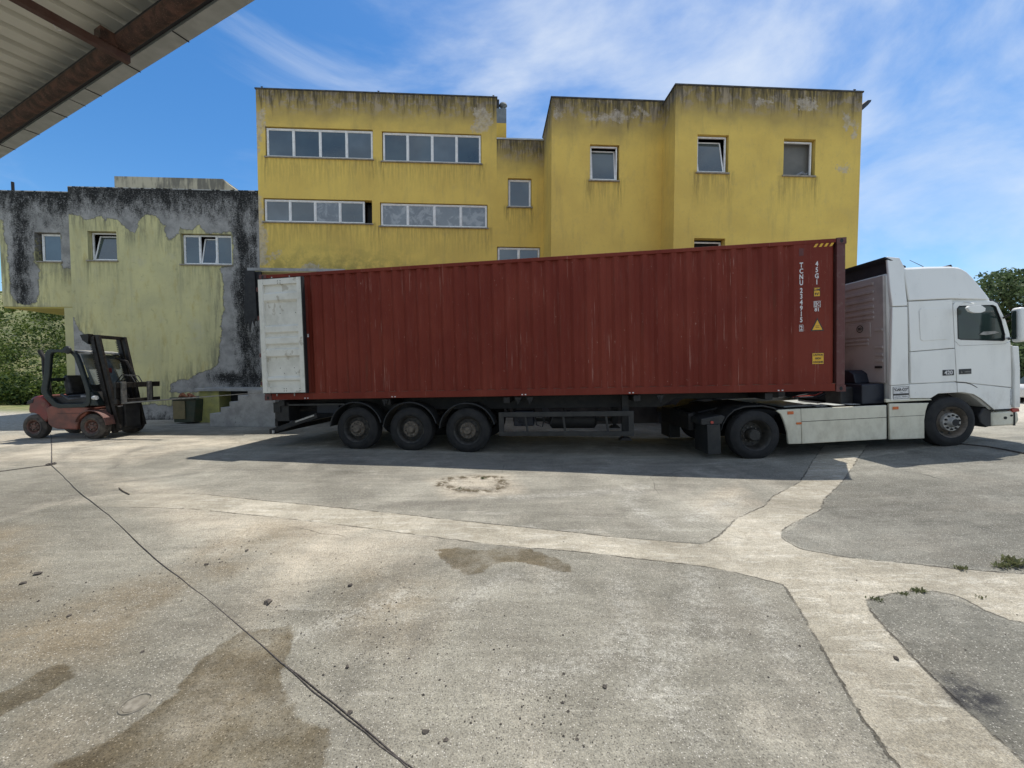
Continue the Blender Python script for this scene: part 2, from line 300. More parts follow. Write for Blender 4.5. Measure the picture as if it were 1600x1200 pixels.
def mat_ground():
    t = NT('exposed_aggregate_yard')
    strip = t.attr('strip'); wet = t.attr('wet'); brown = t.attr('brown'); darkslab = t.attr('darkslab'); oil = t.attr('oil'); grass = t.attr('grass'); gravel = t.attr('gravel'); dusty = t.attr('dusty'); rub = t.attr('rubble')
    # slab concrete with exposed aggregate
    c = t.mix(t.ramp(t.noise(.35, 6, .6), .35, .68), (.32, .305, .26), (.20, .19, .16))
    c = t.mix(t.ramp(t.noise(1.4, 7, .68, (1, .6, 1)), .48, .72, 0, .55), c, (.45, .415, .35))
    c = t.mix(t.ramp(t.noise(2.1, 7, .7), .54, .74, 0, .5), c, (.20, .19, .165))
    scr = t.noise(1.0, 7, .75, (.5, 3.4, 1), 1.1, (0, 0, rad(24))); c = t.mix(t.ramp(scr, .58, .66, 0, .38), c, (.52, .50, .45))
    ds = t.ramp(t.math('ADD', darkslab, t.math('MULTIPLY', t.math('SUBTRACT', t.noise(3, 4), .5), .2)), -.03, .03, 1, 0)
    c = t.mix(t.math('MULTIPLY', ds, .55), c, t.mix(t.ramp(t.noise(1.7, 6, .7), .4, .7), (.11, .11, .098), (.22, .215, .19)))
    bn = t.math('MULTIPLY', brown, t.ramp(t.noise(1.5, 7, .68), .28, .62)); c = t.mix(t.math('MULTIPLY', bn, .9), c, (.215, .178, .125))
    du = t.math('MULTIPLY', dusty, t.ramp(t.noise(1.1, 6, .6), .25, .6)); c = t.mix(t.math('MULTIPLY', du, .85), c, (.50, .445, .36))
    c = t.mix(t.math('MULTIPLY', t.math('MULTIPLY', t.attr('track'), t.ramp(t.noise(2.2, 5, .65), .36, .58)), .7), c, (.16, .15, .13))
    scf = t.math('MULTIPLY', t.attr('scuff'), t.ramp(t.noise(14, 8, .8), .40, .62)); c = t.mix(t.math('MULTIPLY', scf, .42), c, (.55, .54, .50))
    blotch = t.ramp(t.noise(.8, 9, .74, (1, 1.5, 1), .5), .47, .66, 0, .6); c = t.mix(blotch, c, (.21, .195, .165))
    # concrete strip
    sd_ = t.math('ADD', strip, t.math('MULTIPLY', t.math('SUBTRACT', t.noise(9, 6, .75), .5), .07))
    sf = t.math('MULTIPLY', t.ramp(sd_, -.012, .012, 1, 0), t.attr('stripfade'))
    sc = t.mix(t.ramp(t.noise(1.6, 7, .65), .35, .7), (.44, .405, .335), (.34, .31, .25))
    sc = t.mix(t.ramp(t.noise(1, 8, .78, (2.5, 11, 1), .5, (0, 0, rad(28))), .50, .62, 0, .75), sc, (.56, .53, .46)); sc = t.mix(t.ramp(t.noise(1, 7, .75, (9, 2, 1), .5, (0, 0, rad(10))), .54, .68, 0, .5), sc, (.33, .285, .22))
    sc = t.mix(t.ramp(t.noise(6, 6, .7), .55, .7, 0, .55), sc, (.27, .23, .17)); sc = t.mix(t.ramp(t.noise(.9, 6, .7), .5, .68, 0, .5), sc, (.30, .27, .21))
    c = t.mix(sf, c, sc)
    broad = t.ramp(t.noise(.55, 7, .66, (1, 1.3, 1), .6), .33, .67); c = t.mix(.75, c, t.mix(broad, (.74, .74, .73), (1.20, 1.20, 1.19)), 'MULTIPLY')
    brush = t.ramp(t.noise(1.0, 8, .75, (.9, 6, 1), .8, (0, 0, rad(-38))), .36, .66); c = t.mix(.5, c, t.mix(brush, (.76, .75, .73), (1.20, 1.20, 1.19)), 'MULTIPLY')
    # aggregate speckle
    v = t.n('TexVoronoi'); v.inputs['Scale'].default_value = 95; t.link(t.coord(), v.inputs[0])
    sp = t.n('SeparateColor'); t.link(v.outputs['Color'], sp.inputs[0])
    rnd = sp.outputs[0]; near = t.ramp(v.outputs['Distance'], .30, .42, 1, 0)
    amt = t.mix(sf, (1, 1, 1), (.35, .35, .35))
    wh = t.math('MULTIPLY', t.math('MULTIPLY', t.ramp(t.math('ADD', rnd, t.math('MULTIPLY', t.attr('scuff'), .22)), .80, .86), near), t.math('MULTIPLY', amt, .6)); c = t.mix(wh, c, (.66, .63, .57))
    bk = t.math('MULTIPLY', t.math('MULTIPLY', t.ramp(rnd, .18, .12), near), t.math('MULTIPLY', amt, .70)); c = t.mix(bk, c, (.09, .08, .07))
    f2 = t.noise(120, 3, .7); c = t.mix(t.ramp(f2, .35, .65, 0, .40), t.mix(.35, c, (.03, .03, .03)), c) if False else t.mix(.55, c, t.mix(t.ramp(f2, .3, .7), (.5, .5, .5), (1.45, 1.45, 1.42)), 'MULTIPLY') 
    c = t.mix(.40, c, t.mix(t.ramp(t.noise(28, 6, .8), .3, .7), (.62, .62, .62), (1.35, 1.34, 1.32)), 'MULTIPLY')
    # joints and cracks
    ed = t.math('MULTIPLY', t.ramp(t.math('ABSOLUTE', sd_), .002, .012, 1, 0), t.attr('stripfade'))
    ed = t.math('MULTIPLY', ed, t.ramp(t.noise(3, 7, .8), .42, .60)); c = t.mix(t.math('MULTIPLY', ed, .7), c, (.06, .052, .04))
    cr = t.n('TexVoronoi', feature='DISTANCE_TO_EDGE'); cr.inputs['Scale'].default_value = .42
    dm = t.n('Mix', data_type='RGBA'); dm.inputs[0].default_value = .12; t.link(t.coord(), dm.inputs[6]); nz = t.n('TexNoise'); nz.inputs['Scale'].default_value = 2.5; nz.inputs['Detail'].default_value = 8; t.link(t.coord(), nz.inputs[0]); t.link(nz.outputs['Color'], dm.inputs[7]); t.link(dm.outputs[2], cr.inputs[0])
    cm = t.math('MULTIPLY', t.ramp(cr.outputs['Distance'], .0008, .0032, 1, 0), t.ramp(t.noise(.55, 3), .53, .62)); c = t.mix(t.math('MULTIPLY', cm, .6), c, (.05, .045, .035))
    # wet patches, oil, crumbled patch
    wf = t.ramp(t.math('ADD', wet, t.math('MULTIPLY', t.math('SUBTRACT', t.noise(5, 6, .7), .5), .22)), -.015, .02, 1, 0)
    wm = t.ramp(t.noise(2.2, 7, .75), .3, .62, .35, 1); c = t.mix(t.math('MULTIPLY', wf, wm), c, t.mix(1.0, c, (.52, .46, .37), 'MULTIPLY'))
    of = t.math('MULTIPLY', t.ramp(oil, -.05, .10, 1, 0), t.ramp(t.noise(6, 6, .75), .36, .56)); c = t.mix(t.math('MULTIPLY', of, .92), c, (.03, .03, .034))
    rf = t.math('MULTIPLY', t.ramp(t.math('ABSOLUTE', rub), .02, .16, 1, 0), t.ramp(t.noise(8, 6, .75), .42, .55)); c = t.mix(rf, c, (.10, .08, .05))
    # far surroundings
    gv = t.mix(t.ramp(t.noise(9, 5, .8), .35, .65), (.62, .57, .48), (.30, .27, .22)); c = t.mix(gravel, c, gv)
    gr = t.mix(t.ramp(t.noise(1.2, 6, .7), .35, .65), (.11, .15, .045), (.27, .25, .12)); c = t.mix(grass, c, gr)
    t.color(c); t.set(.9, 0, .2)
    h = t.math('ADD', t.math('MULTIPLY', near, .35), t.math('ADD', t.math('MULTIPLY', t.noise(70, 4, .7), 1.0), t.math('MULTIPLY', ed, -2.5)))
    t.bump(h, .009, .9); return t.m
M['ground'] = mat_ground()
def mat_sheet():
    t = NT('coated_steel_roof_sheet'); c = t.mix(t.ramp(t.noise(1.5, 4), .4, .7), (.66, .64, .56), (.56, .54, .47)); t.color(c); t.set(.5); return t.m
M['sheet'] = mat_sheet()

# ------------------------------------------------------------------ mesh builder
class MB:
    def __init__(s, mats): s.v = []; s.f = []; s.mi = []; s.mats = mats if isinstance(mats, list) else [mats]; s.cur = 0
    def mat(s, i): s.cur = i; return s
    def add(s, vs, fs):
        b = len(s.v); s.v += [tuple(map(float, p)) for p in vs]
        for f in fs: s.f.append(tuple(b + i for i in f)); s.mi.append(s.cur)
        return s
    def box(s, x0, x1, y0, y1, z0, z1):
        vs = [(x0, y0, z0), (x1, y0, z0), (x1, y1, z0), (x0, y1, z0), (x0, y0, z1), (x1, y0, z1), (x1, y1, z1), (x0, y1, z1)]
        return s.add(vs, [(0, 3, 2, 1), (4, 5, 6, 7), (0, 1, 5, 4), (1, 2, 6, 5), (2, 3, 7, 6), (3, 0, 4, 7)])
    def prism(s, poly, y0, y1):
        "polygon in (x,z), extruded along y"
        a = sum(poly[i][0] * poly[(i + 1) % len(poly)][1] - poly[(i + 1) % len(poly)][0] * poly[i][1] for i in range(len(poly)))
        if a < 0: poly = poly[::-1]
        n = len(poly); vs = [(p[0], y0, p[1]) for p in poly] + [(p[0], y1, p[1]) for p in poly]
        fs = [tuple(range(n)), tuple(range(2 * n - 1, n - 1, -1))] + [(i + n, (i + 1) % n + n, (i + 1) % n, i) for i in range(n)]
        return s.add(vs, fs)
    def prism_axis(s, poly, a, b, axis):
        "polygon extruded along x (poly in y,z) or z (poly in x,y)"
        n = len(poly)
        if axis == 'x': vs = [(a, p[0], p[1]) for p in poly] + [(b, p[0], p[1]) for p in poly]
        else: vs = [(p[0], p[1], a) for p in poly] + [(p[0], p[1], b) for p in poly]
        return s.add(vs, [tuple(range(n))[::-1], tuple(range(n, 2 * n))] + [(i, (i + 1) % n, (i + 1) % n + n, i + n) for i in range(n)])
    def beam(s, a, b, w, h, up=(0, 0, 1)):
        a = Vector(a); b = Vector(b); d = (b - a).normalized(); u = Vector(up); sdv = d.cross(u)
        if sdv.length < 1e-4: sdv = d.cross(Vector((0, 1, 0)))
        sdv.normalize(); u = sdv.cross(d).normalized(); vs = []
        for p in (a, b):
            for i, j in ((-1, -1), (1, -1), (1, 1), (-1, 1)): vs.append(p + sdv * (i * w / 2) + u * (j * h / 2))
        return s.add(vs, [(3, 2, 1, 0), (4, 5, 6, 7), (0, 1, 5, 4), (1, 2, 6, 5), (2, 3, 7, 6), (3, 0, 4, 7)])
    def tube(s, pts, r, n=10, cap=True):
        pts = [Vector(p) for p in pts]; rs = r if isinstance(r, (list, tuple)) else [r] * len(pts); vs = []
        prev = None
        for i, p in enumerate(pts):
            d = (pts[min(i + 1, len(pts) - 1)] - pts[max(i - 1, 0)]).normalized()
            if prev is None:
                prev = d.cross(Vector((0, 0, 1)));
                if prev.length < 1e-3: prev = d.cross(Vector((1, 0, 0)))
            u = (prev - d * prev.dot(d)).normalized(); prev = u; w = d.cross(u)
            for k in range(n): a = 2 * PI * k / n; vs.append(p + (u * math.cos(a) + w * math.sin(a)) * rs[i])
        fs = []
        for i in range(len(pts) - 1):
            for k in range(n): fs.append((i * n + k, i * n + (k + 1) % n, (i + 1) * n + (k + 1) % n, (i + 1) * n + k))
        if cap: fs += [tuple(range(n))[::-1], tuple(range((len(pts) - 1) * n, len(pts) * n))]
        return s.add(vs, fs)
    def lathe(s, prof, c=(0, 0, 0), n=40, closed=False):
        "profile of (radius, y) revolved round the y axis through c"
        vs = []
        for r, y in prof:
            for k in range(n): a = 2 * PI * k / n; vs.append((c[0] + r * math.cos(a), c[1] + y, c[2] + r * math.sin(a)))
        m = len(prof); fs = []
        for i in range(m if closed else m - 1):
            j = (i + 1) % m
            for k in range(n): fs.append((i * n + k, j * n + k, j * n + (k + 1) % n, i * n + (k + 1) % n))
        return s.add(vs, fs)
    def build(s, name, parent=None, M_=None, smooth=35, bevel=0, attrs=None, seg=2):
        me = bpy.data.meshes.new(name); me.from_pydata(s.v, [], s.f)
        for m in s.mats: me.materials.append(m)
        me.polygons.foreach_set('material_index', s.mi)
        if attrs:
            for k, a in attrs.items():
                at = me.attributes.new(k, 'FLOAT', 'POINT'); at.data.foreach_set('value', np.asarray(a, np.float32))
        bm = bmesh.new(); bm.from_mesh(me)
        if not attrs: bmesh.ops.recalc_face_normals(bm, faces=bm.faces)
        bm.to_mesh(me); bm.free()
        if smooth:
            me.shade_smooth(); me.set_sharp_from_angle(angle=rad(smooth))
        o = bpy.data.objects.new(name, me); COL.objects.link(o)
        if isinstance(parent, Thing): parent.attach(o)
        elif parent is not None: o.parent = parent
        if bevel:
            b = o.modifiers.new('bevel', 'BEVEL'); b.width = bevel; b.segments = seg; b.limit_method = 'ANGLE'; b.angle_limit = rad(40); b.harden_normals = False
        return o

class Thing:
    "an Empty at the thing's base; parts are modelled in the frame `fr`"
    def __init__(s, name, label, cat, base, fr=None, group=None):
        s.o = bpy.data.objects.new(name, None); COL.objects.link(s.o)
        s.fr = fr or Matrix.Identity(4); s.o.empty_display_size = .3
        R = s.fr.to_3x3().to_4x4(); s.w = Matrix.Translation(s.fr @ Vector(base)) @ R
        s.o.matrix_world = s.w; s.off = s.w.inverted() @ s.fr
        s.o['label'] = label; s.o['category'] = cat
        if group: s.o['group'] = group
    def attach(s, o): o.parent = s.o; o.matrix_local = s.off @ o.matrix_basis

def tag(o, label=None, cat=None, group=None, kind=None):
    for k, v in (('label', label), ('category', cat), ('group', group), ('kind', kind)):
        if v: o[k] = v
    return o
def frame(O, D, U):
    D = Vector(D).normalized(); U = Vector(U).normalized(); Y = U.cross(D)
    m = Matrix((D, Y, U)).transposed().to_4x4(); m.translation = Vector(O); return m

def text(name, body, size, x, z, y, mat, parent, align='CENTER', depth=.001, sx=1.0, spacing=1.0, font_bold=True):
    "lettering standing upright in the x-z plane, facing -y"
    cu = bpy.data.curves.new('t', 'FONT'); cu.body = body; cu.size = size; cu.align_x = align; cu.align_y = 'CENTER'
    cu.extrude = depth; cu.space_character = spacing; cu.offset = size * .03 if font_bold else 0; cu.resolution_u = 3
    to = bpy.data.objects.new('t', cu); COL.objects.link(to); dg = bpy.context.evaluated_depsgraph_get()
    me = bpy.data.meshes.new_from_object(to.evaluated_get(dg)); bpy.data.objects.remove(to)
    me.transform(Matrix.Translation((x, y, z)) @ Matrix.Rotation(PI / 2, 4, 'X') @ Matrix.Diagonal((sx, 1, 1, 1)))
    me.materials.clear(); me.materials.append(mat); o = bpy.data.objects.new(name, me); COL.objects.link(o)
    if isinstance(parent, Thing): parent.attach(o)
    else: o.parent = parent
    return o
def join_text(name, items, mat, parent):
    "several stacked characters as one piece of lettering; items: (char, size, x, z, y, sx)"
    bm = bmesh.new()
    for ch, size, x, z, y, sx in items:
        o = text('t', ch, size, x, z, y, mat, parent, sx=sx); bm.from_mesh(o.data); bpy.data.objects.remove(o)
    me = bpy.data.meshes.new(name); bm.to_mesh(me); bm.free(); me.materials.append(mat)
    o = bpy.data.objects.new(name, me); COL.objects.link(o)
    if isinstance(parent, Thing): parent.attach(o)
    else: o.parent = parent
    return o

# ------------------------------------------------------------------ ground
def axis_vals(segs):
    out = [segs[0][0]]
    for a, b, st in segs:
        n = max(1, round((b - a) / st)); out += [a + (b - a) * (i + 1) / n for i in range(n)]
    return np.array(out)
def px_poly(pts, sx=2.0, org=(0, 660)): return [G(org[0] + x / sx, org[1] + y / sx) for x, y in pts]
Rr = (800, 660)
def build_ground():
    xs = axis_vals([(-400, -60, 34), (-60, -14, 2), (-14, 14, .085), (14, 40, 1), (40, 400, 36)])
    ys = axis_vals([(-60, 0, 6), (0, 1.2, .3), (1.2, 9.5, .07), (9.5, 16, .2), (16, 40, 1.5), (40, 500, 46)])
    X, Y = np.meshgrid(xs, ys); Z = ground_h(X, Y)
    Z = Z + np.where((Y > .5) & (Y < 14), .006 * np.sin(X * 1.7 + Y) * np.sin(Y * 1.3 - X * .6), 0)
    P = np.stack([X.ravel(), Y.ravel()], 1); nx, ny = len(xs), len(ys)
    vs = np.stack([X.ravel(), Y.ravel(), Z.ravel()], 1)
    i = np.arange(nx * ny).reshape(ny, nx); F = np.stack([i[:-1, :-1], i[:-1, 1:], i[1:, 1:], i[1:, :-1]], -1).reshape(-1, 4)
    L_ = lambda pts: [(x, y) for x, y in px_poly(pts)]
    R_ = lambda pts: [(x, y) for x, y in px_poly(pts, 2.0, Rr)]
    strip = L_([(300, 214), (640, 225), (1000, 262), (1300, 292)]) + R_([(0, 325), (280, 355), (600, 380), (650, 350), (700, 300), (790, 262), (810, 235), (900, 185), (940, 120), (975, 70), (1110, 70), (1080, 115), (1040, 175), (975, 240), (965, 275), (870, 320), (840, 340), (845, 365), (900, 395), (1030, 420), (1230, 440), (1440, 460), (1700, 478), (1700, 640), (1560, 622), (1480, 590), (1400, 545), (1300, 525), (1220, 530), (1110, 555), (1110, 580), (1200, 680), (1400, 880), (1600, 1060), (1800, 1240), (1420, 1350), (1210, 1080), (1100, 930), (1000, 760), (900, 590), (850, 510), (800, 495), (700, 470), (600, 450), (200, 405), (0, 390)]) + L_([(1180, 335), (850, 295), (600, 270), (300, 262)])
    wets = [R_([(-250, 390), (-180, 393), (-120, 398), (0, 393), (60, 400), (150, 430), (190, 460), (160, 470), (60, 440), (-60, 432), (-90, 470), (-140, 472), (-190, 450)]),
            L_([(770, 655), (830, 645), (915, 638), (918, 690), (890, 740), (880, 830), (900, 880), (960, 940), (1020, 970), (1045, 1050), (1030, 1130), (170, 1130), (180, 1070), (350, 990), (480, 900), (540, 860), (590, 790), (600, 760), (700, 690)]),
            L_([(-60, 850), (0, 850), (100, 790), (160, 765), (232, 770), (225, 795), (150, 850), (60, 890), (0, 925), (-60, 940)])]
    wet = np.minimum.reduce([sdf(P, w) for w in wets])
    br = np.zeros(len(P))
    for poly, w in ((L_([(620, 480), (600, 410), (700, 350), (820, 298), (980, 310), (1030, 330), (900, 400), (780, 450), (700, 500)]), .25),
                    (L_([(-100, 640), (150, 590), (330, 520), (520, 470), (620, 500), (560, 560), (420, 640), (400, 740), (150, 760), (-100, 790)]), .35),
                    (L_([(150, 1100), (60, 1000), (100, 900), (240, 900), (350, 960), (300, 1100)]), .3),
                    (L_([(1080, 440), (1250, 430), (1400, 520), (1300, 700), (1100, 640)]), .45),
                    (L_([(-100, 330), (120, 330), (100, 560), (-100, 600)]), .4)):
        br = np.maximum(br, np.clip(.5 - sdf(P, poly) / w, 0, 1))
    du = np.zeros(len(P))
    for poly, w in ((L_([(560, 215), (1100, 290), (1500, 350), (1300, 420), (1000, 470), (760, 620), (880, 330), (600, 260)]), .5), (L_([(160, 130), (560, 215), (880, 330), (700, 400), (300, 170)]), .5),
                    (L_([(-200, 40), (500, 35), (900, 60), (560, 90), (420, 130), (200, 120), (-200, 160)]), .6), (L_([(1330, 170), (1600, 160), (1640, 220), (1400, 240)]), .25), (R_([(560, 250), (700, 190), (790, 262), (680, 310)]), .25)):
        du = np.maximum(du, np.clip(.5 - sdf(P, poly) / w, 0, 1))
    dk = np.minimum(sdf(P, R_([(975, 240), (1080, 115), (1600, 40), (2400, 60), (2400, 470), (1440, 460), (1230, 440), (1030, 420), (900, 395), (840, 350), (965, 275)])),
                    sdf(P, R_([(1110, 580), (1115, 550), (1220, 530), (1300, 525), (1480, 590), (1600, 625), (2100, 660), (2100, 1400), (1800, 1240), (1400, 880)])))
    oil = sdf(P, R_([(1350, 790), (1440, 815), (1530, 870), (1510, 920), (1440, 905), (1375, 860)]))
    rub = sdf(P, L_([(1375, 195), (1400, 175), (1480, 168), (1560, 172), (1575, 195), (1540, 212), (1450, 212)]))
    x, y = P[:, 0], P[:, 1]
    grass = np.clip((y - 15.5 + (x + 20) * .05) / 2.0, 0, 1) * np.clip((-13 - x) / 1.0, 0, 1)
    grass = np.maximum(grass, np.clip((y - 27) / 3, 0, 1)); grass = np.maximum(grass, np.clip((-30 - x) / 6, 0, 1))
    gravel = np.clip((y - 8.2 + (9 - x) * .3) / 1.2, 0, 1) * np.clip((x - 9.4) / .6, 0, 1) * (1 - grass)
    gravel = np.maximum(gravel, np.clip((y - 10.5) / 1.5, 0, 1) * np.clip((-11 - x) / 1.5, 0, 1) * .7 * (1 - grass))
    fade = np.clip((x + 6.2) / 2.4, 0, 1)
    def near_line(lines, w):
        out = np.zeros(len(P))
        for ln in lines:
            ln = np.array(ln); d = np.full(len(P), 1e9)
            for a, b in zip(ln, ln[1:]):
                e = b - a; q = P - a; t = np.clip((q @ e) / (e @ e), 0, 1); d = np.minimum(d, np.hypot(*(q - t[:, None] * e).T))
            out = np.maximum(out, np.clip(1 - d / w, 0, 1))
        return out
    scuff = near_line([R_([(590, 470), (550, 600), (500, 720), (400, 830)]), R_([(560, 480), (600, 560), (660, 680)]), R_([(330, 500), (370, 620), (330, 700), (200, 760), (0, 800)]), R_([(730, 520), (800, 600), (870, 740)]), R_([(380, 640), (440, 800), (560, 960)]),
        R_([(400, 195), (360, 250), (470, 320)]), R_([(0, 235), (200, 225), (420, 200)]), R_([(120, 480), (140, 520)]), L_([(1440, 570), (1500, 520), (1600, 480)]), L_([(880, 690), (960, 660), (1100, 600), (1250, 540)]), R_([(560, 300), (700, 240)]), R_([(-80, 360), (60, 330)])], .16)
    track = near_line([L_([(190, 100), (260, 70), (420, 50), (640, 45)]), L_([(200, 140), (190, 110), (230, 85), (380, 62)]), L_([(360, 170), (370, 110), (450, 75), (620, 60)]), L_([(0, 260), (120, 190), (300, 160)]), L_([(0, 300), (180, 230), (420, 215)]), L_([(330, 190), (700, 150), (1100, 150)]),
        R_([(-400, 260), (0, 240), (500, 210)]), R_([(940, 330), (1200, 250), (1600, 190)]), L_([(1200, 640), (1100, 800), (1050, 1000)]), L_([(1350, 600), (1250, 760), (1180, 960)])], .14)
    me = bpy.data.meshes.new('ground'); me.from_pydata(vs.tolist(), [], F.tolist()); me.materials.append(M['ground'])
    for k, a in dict(strip=sdf(P, strip), stripfade=fade, wet=wet, brown=br, dusty=du, darkslab=dk, oil=oil, rubble=rub, grass=grass, gravel=gravel, scuff=scuff, track=track).items():
        me.attributes.new(k, 'FLOAT', 'POINT').data.foreach_set('value', a.astype(np.float32))
    me.shade_smooth(); o = bpy.data.objects.new('ground', me); COL.objects.link(o); tag(o, kind='structure')
build_ground()

# hillside behind the left block
def build_hill():
    xs = np.linspace(-75, -14.5, 50); ys = np.linspace(17, 80, 45); X, Y = np.meshgrid(xs, ys)
    r = np.clip((Y - 18.5) / 26, 0, 1); e = np.clip((-15 - X) / 5, 0, 1)
    Z = -.15 + 9.5 * r * r * (3 - 2 * r) * (.35 + .65 * e) * (1 + .12 * np.sin(X * .3)) + .3 * np.sin(X * .9) * np.sin(Y * .7) * r
    i = np.arange(X.size).reshape(X.shape); F = np.stack([i[:-1, :-1], i[:-1, 1:], i[1:, 1:], i[1:, :-1]], -1).reshape(-1, 4)
    me = bpy.data.meshes.new('hillside'); me.from_pydata(np.stack([X.ravel(), Y.ravel(), Z.ravel()], 1).tolist(), [], F.tolist())
    me.materials.append(worn('dry_grass_slope', (.10, .12, .04), (.2, .19, .09), .95, sc=1.5)); me.shade_smooth()
    o = bpy.data.objects.new('hillside', me); COL.objects.link(o); tag(o, kind='structure')
    return lambda x, y: float(-.15 + 9.5 * (lambda q: q * q * (3 - 2 * q))(min(max((y - 18.5) / 26, 0), 1)) * (.35 + .65 * min(max((-15 - x) / 5, 0), 1)))
hill_h = build_hill()

def leaves(clusters, per, size, seed=1, flat=.6):
    "leaf faces scattered through clumps: clusters = (x, y, z, rx, rz)"
    r = np.random.default_rng(seed); V = []; F = []; b = 0
    for (cx, cy, cz, rx, rz) in clusters:
        n = per; d = r.normal(size=(n, 3)); d /= np.linalg.norm(d, axis=1)[:, None]; q = r.uniform(.35, 1.08, n) ** .5
        c = np.stack([cx + d[:, 0] * rx * q, cy + d[:, 1] * rx * q, cz + d[:, 2] * rz * q], 1)
        nrm = d * .8 + r.normal(size=(n, 3)) * .6; nrm /= np.linalg.norm(nrm, axis=1)[:, None]
        a = np.cross(nrm, r.normal(size=(n, 3))); a /= np.linalg.norm(a, axis=1)[:, None]; w = np.cross(nrm, a)
        sz = size * r.uniform(.55, 1.35, n)[:, None]; quad = np.stack([c - a * sz, c + w * sz * flat, c + a * sz, c - w * sz * flat], 1)
        V.append(quad.reshape(-1, 3)); F.append((np.arange(n * 4) + b).reshape(n, 4)); b += n * 4
    return np.concatenate(V), np.concatenate(F)
def leaf_obj(name, clusters, per, size, mat, parent=None, seed=1):
    V, F = leaves(clusters, per, size, seed); me = bpy.data.meshes.new(name); me.from_pydata(V.tolist(), [], F.tolist()); me.materials.append(mat)
    o = bpy.data.objects.new(name, me); COL.objects.link(o)
    if isinstance(parent, Thing): parent.attach(o)
    return o
cl = []
for _ in range(330):
    x = random.uniform(-48, -16.5); y = 20.8 + 21 * random.random() ** 1.5; h = hill_h(x, y); r_ = random.choice((.5, .8, 1.2, 1.9, 2.2)) * random.uniform(.8, 1.15)
    cl.append((x, y, h + r_ * random.uniform(.2, .8), r_, r_ * .85))
for _ in range(60):
    x = random.uniform(-34, -17.0); y = 20.3 + random.uniform(-.5, .8); r_ = random.uniform(.5, .95)
    cl.append((x, y, hill_h(x, y) + r_ * .6 + .1, r_, r_))
tag(leaf_obj('hillside_scrub', cl, 330, .09, M['leaf_hill'], seed=3), kind='stuff')

def tree(label, x, y, h, cr, nclump, seed, group='trees behind the truck', cz=.62, leafsize=.13, per=260):
    rr = random.Random(seed); gz = float(ground_h(x, y)); T = Thing('tree', label, 'tree', (x, y, gz), group=group)
    tb = MB(M['bark']); trunk = [(x, y, gz - .1), (x + .1, y, gz + h * .2), (x - .05, y + .1, gz + h * .42), (x + .1, y, gz + h * .7)]
    tb.tube(trunk, [.2, .16, .12, .05], 10); cl = []
    for k in range(nclump):
        a = rr.uniform(0, 2 * PI); e = rr.uniform(-.85, 1); R = cr * rr.uniform(.3, 1) * math.sqrt(max(.12, 1 - e * e * .9))
        p = (x + math.cos(a) * R, y + math.sin(a) * R, gz + h * cz + e * h * (1 - cz) * .92); q = cr * rr.uniform(.16, .30)
        cl.append((*p, q, q * .75))
        if k % 2 == 0:
            st = Vector(trunk[1 + k % 3]); mid = st.lerp(Vector(p), .55) + Vector((0, 0, .15)); tb.tube([st, mid, p], [.07, .045, .015], 6)
    tb.build('trunk', T); leaf_obj('crown', cl, per, leafsize, M['leaf_tree'], T, seed); return T
tree('tall loose olive green tree behind the white truck cab', 30.4, 22.5, 7.7, 3.7, 80, 5, cz=.52, leafsize=.11, per=240)
tree('low bushy tree at the right edge behind the cab door', 33.5, 25.5, 5.4, 4.4, 60, 9, cz=.45)

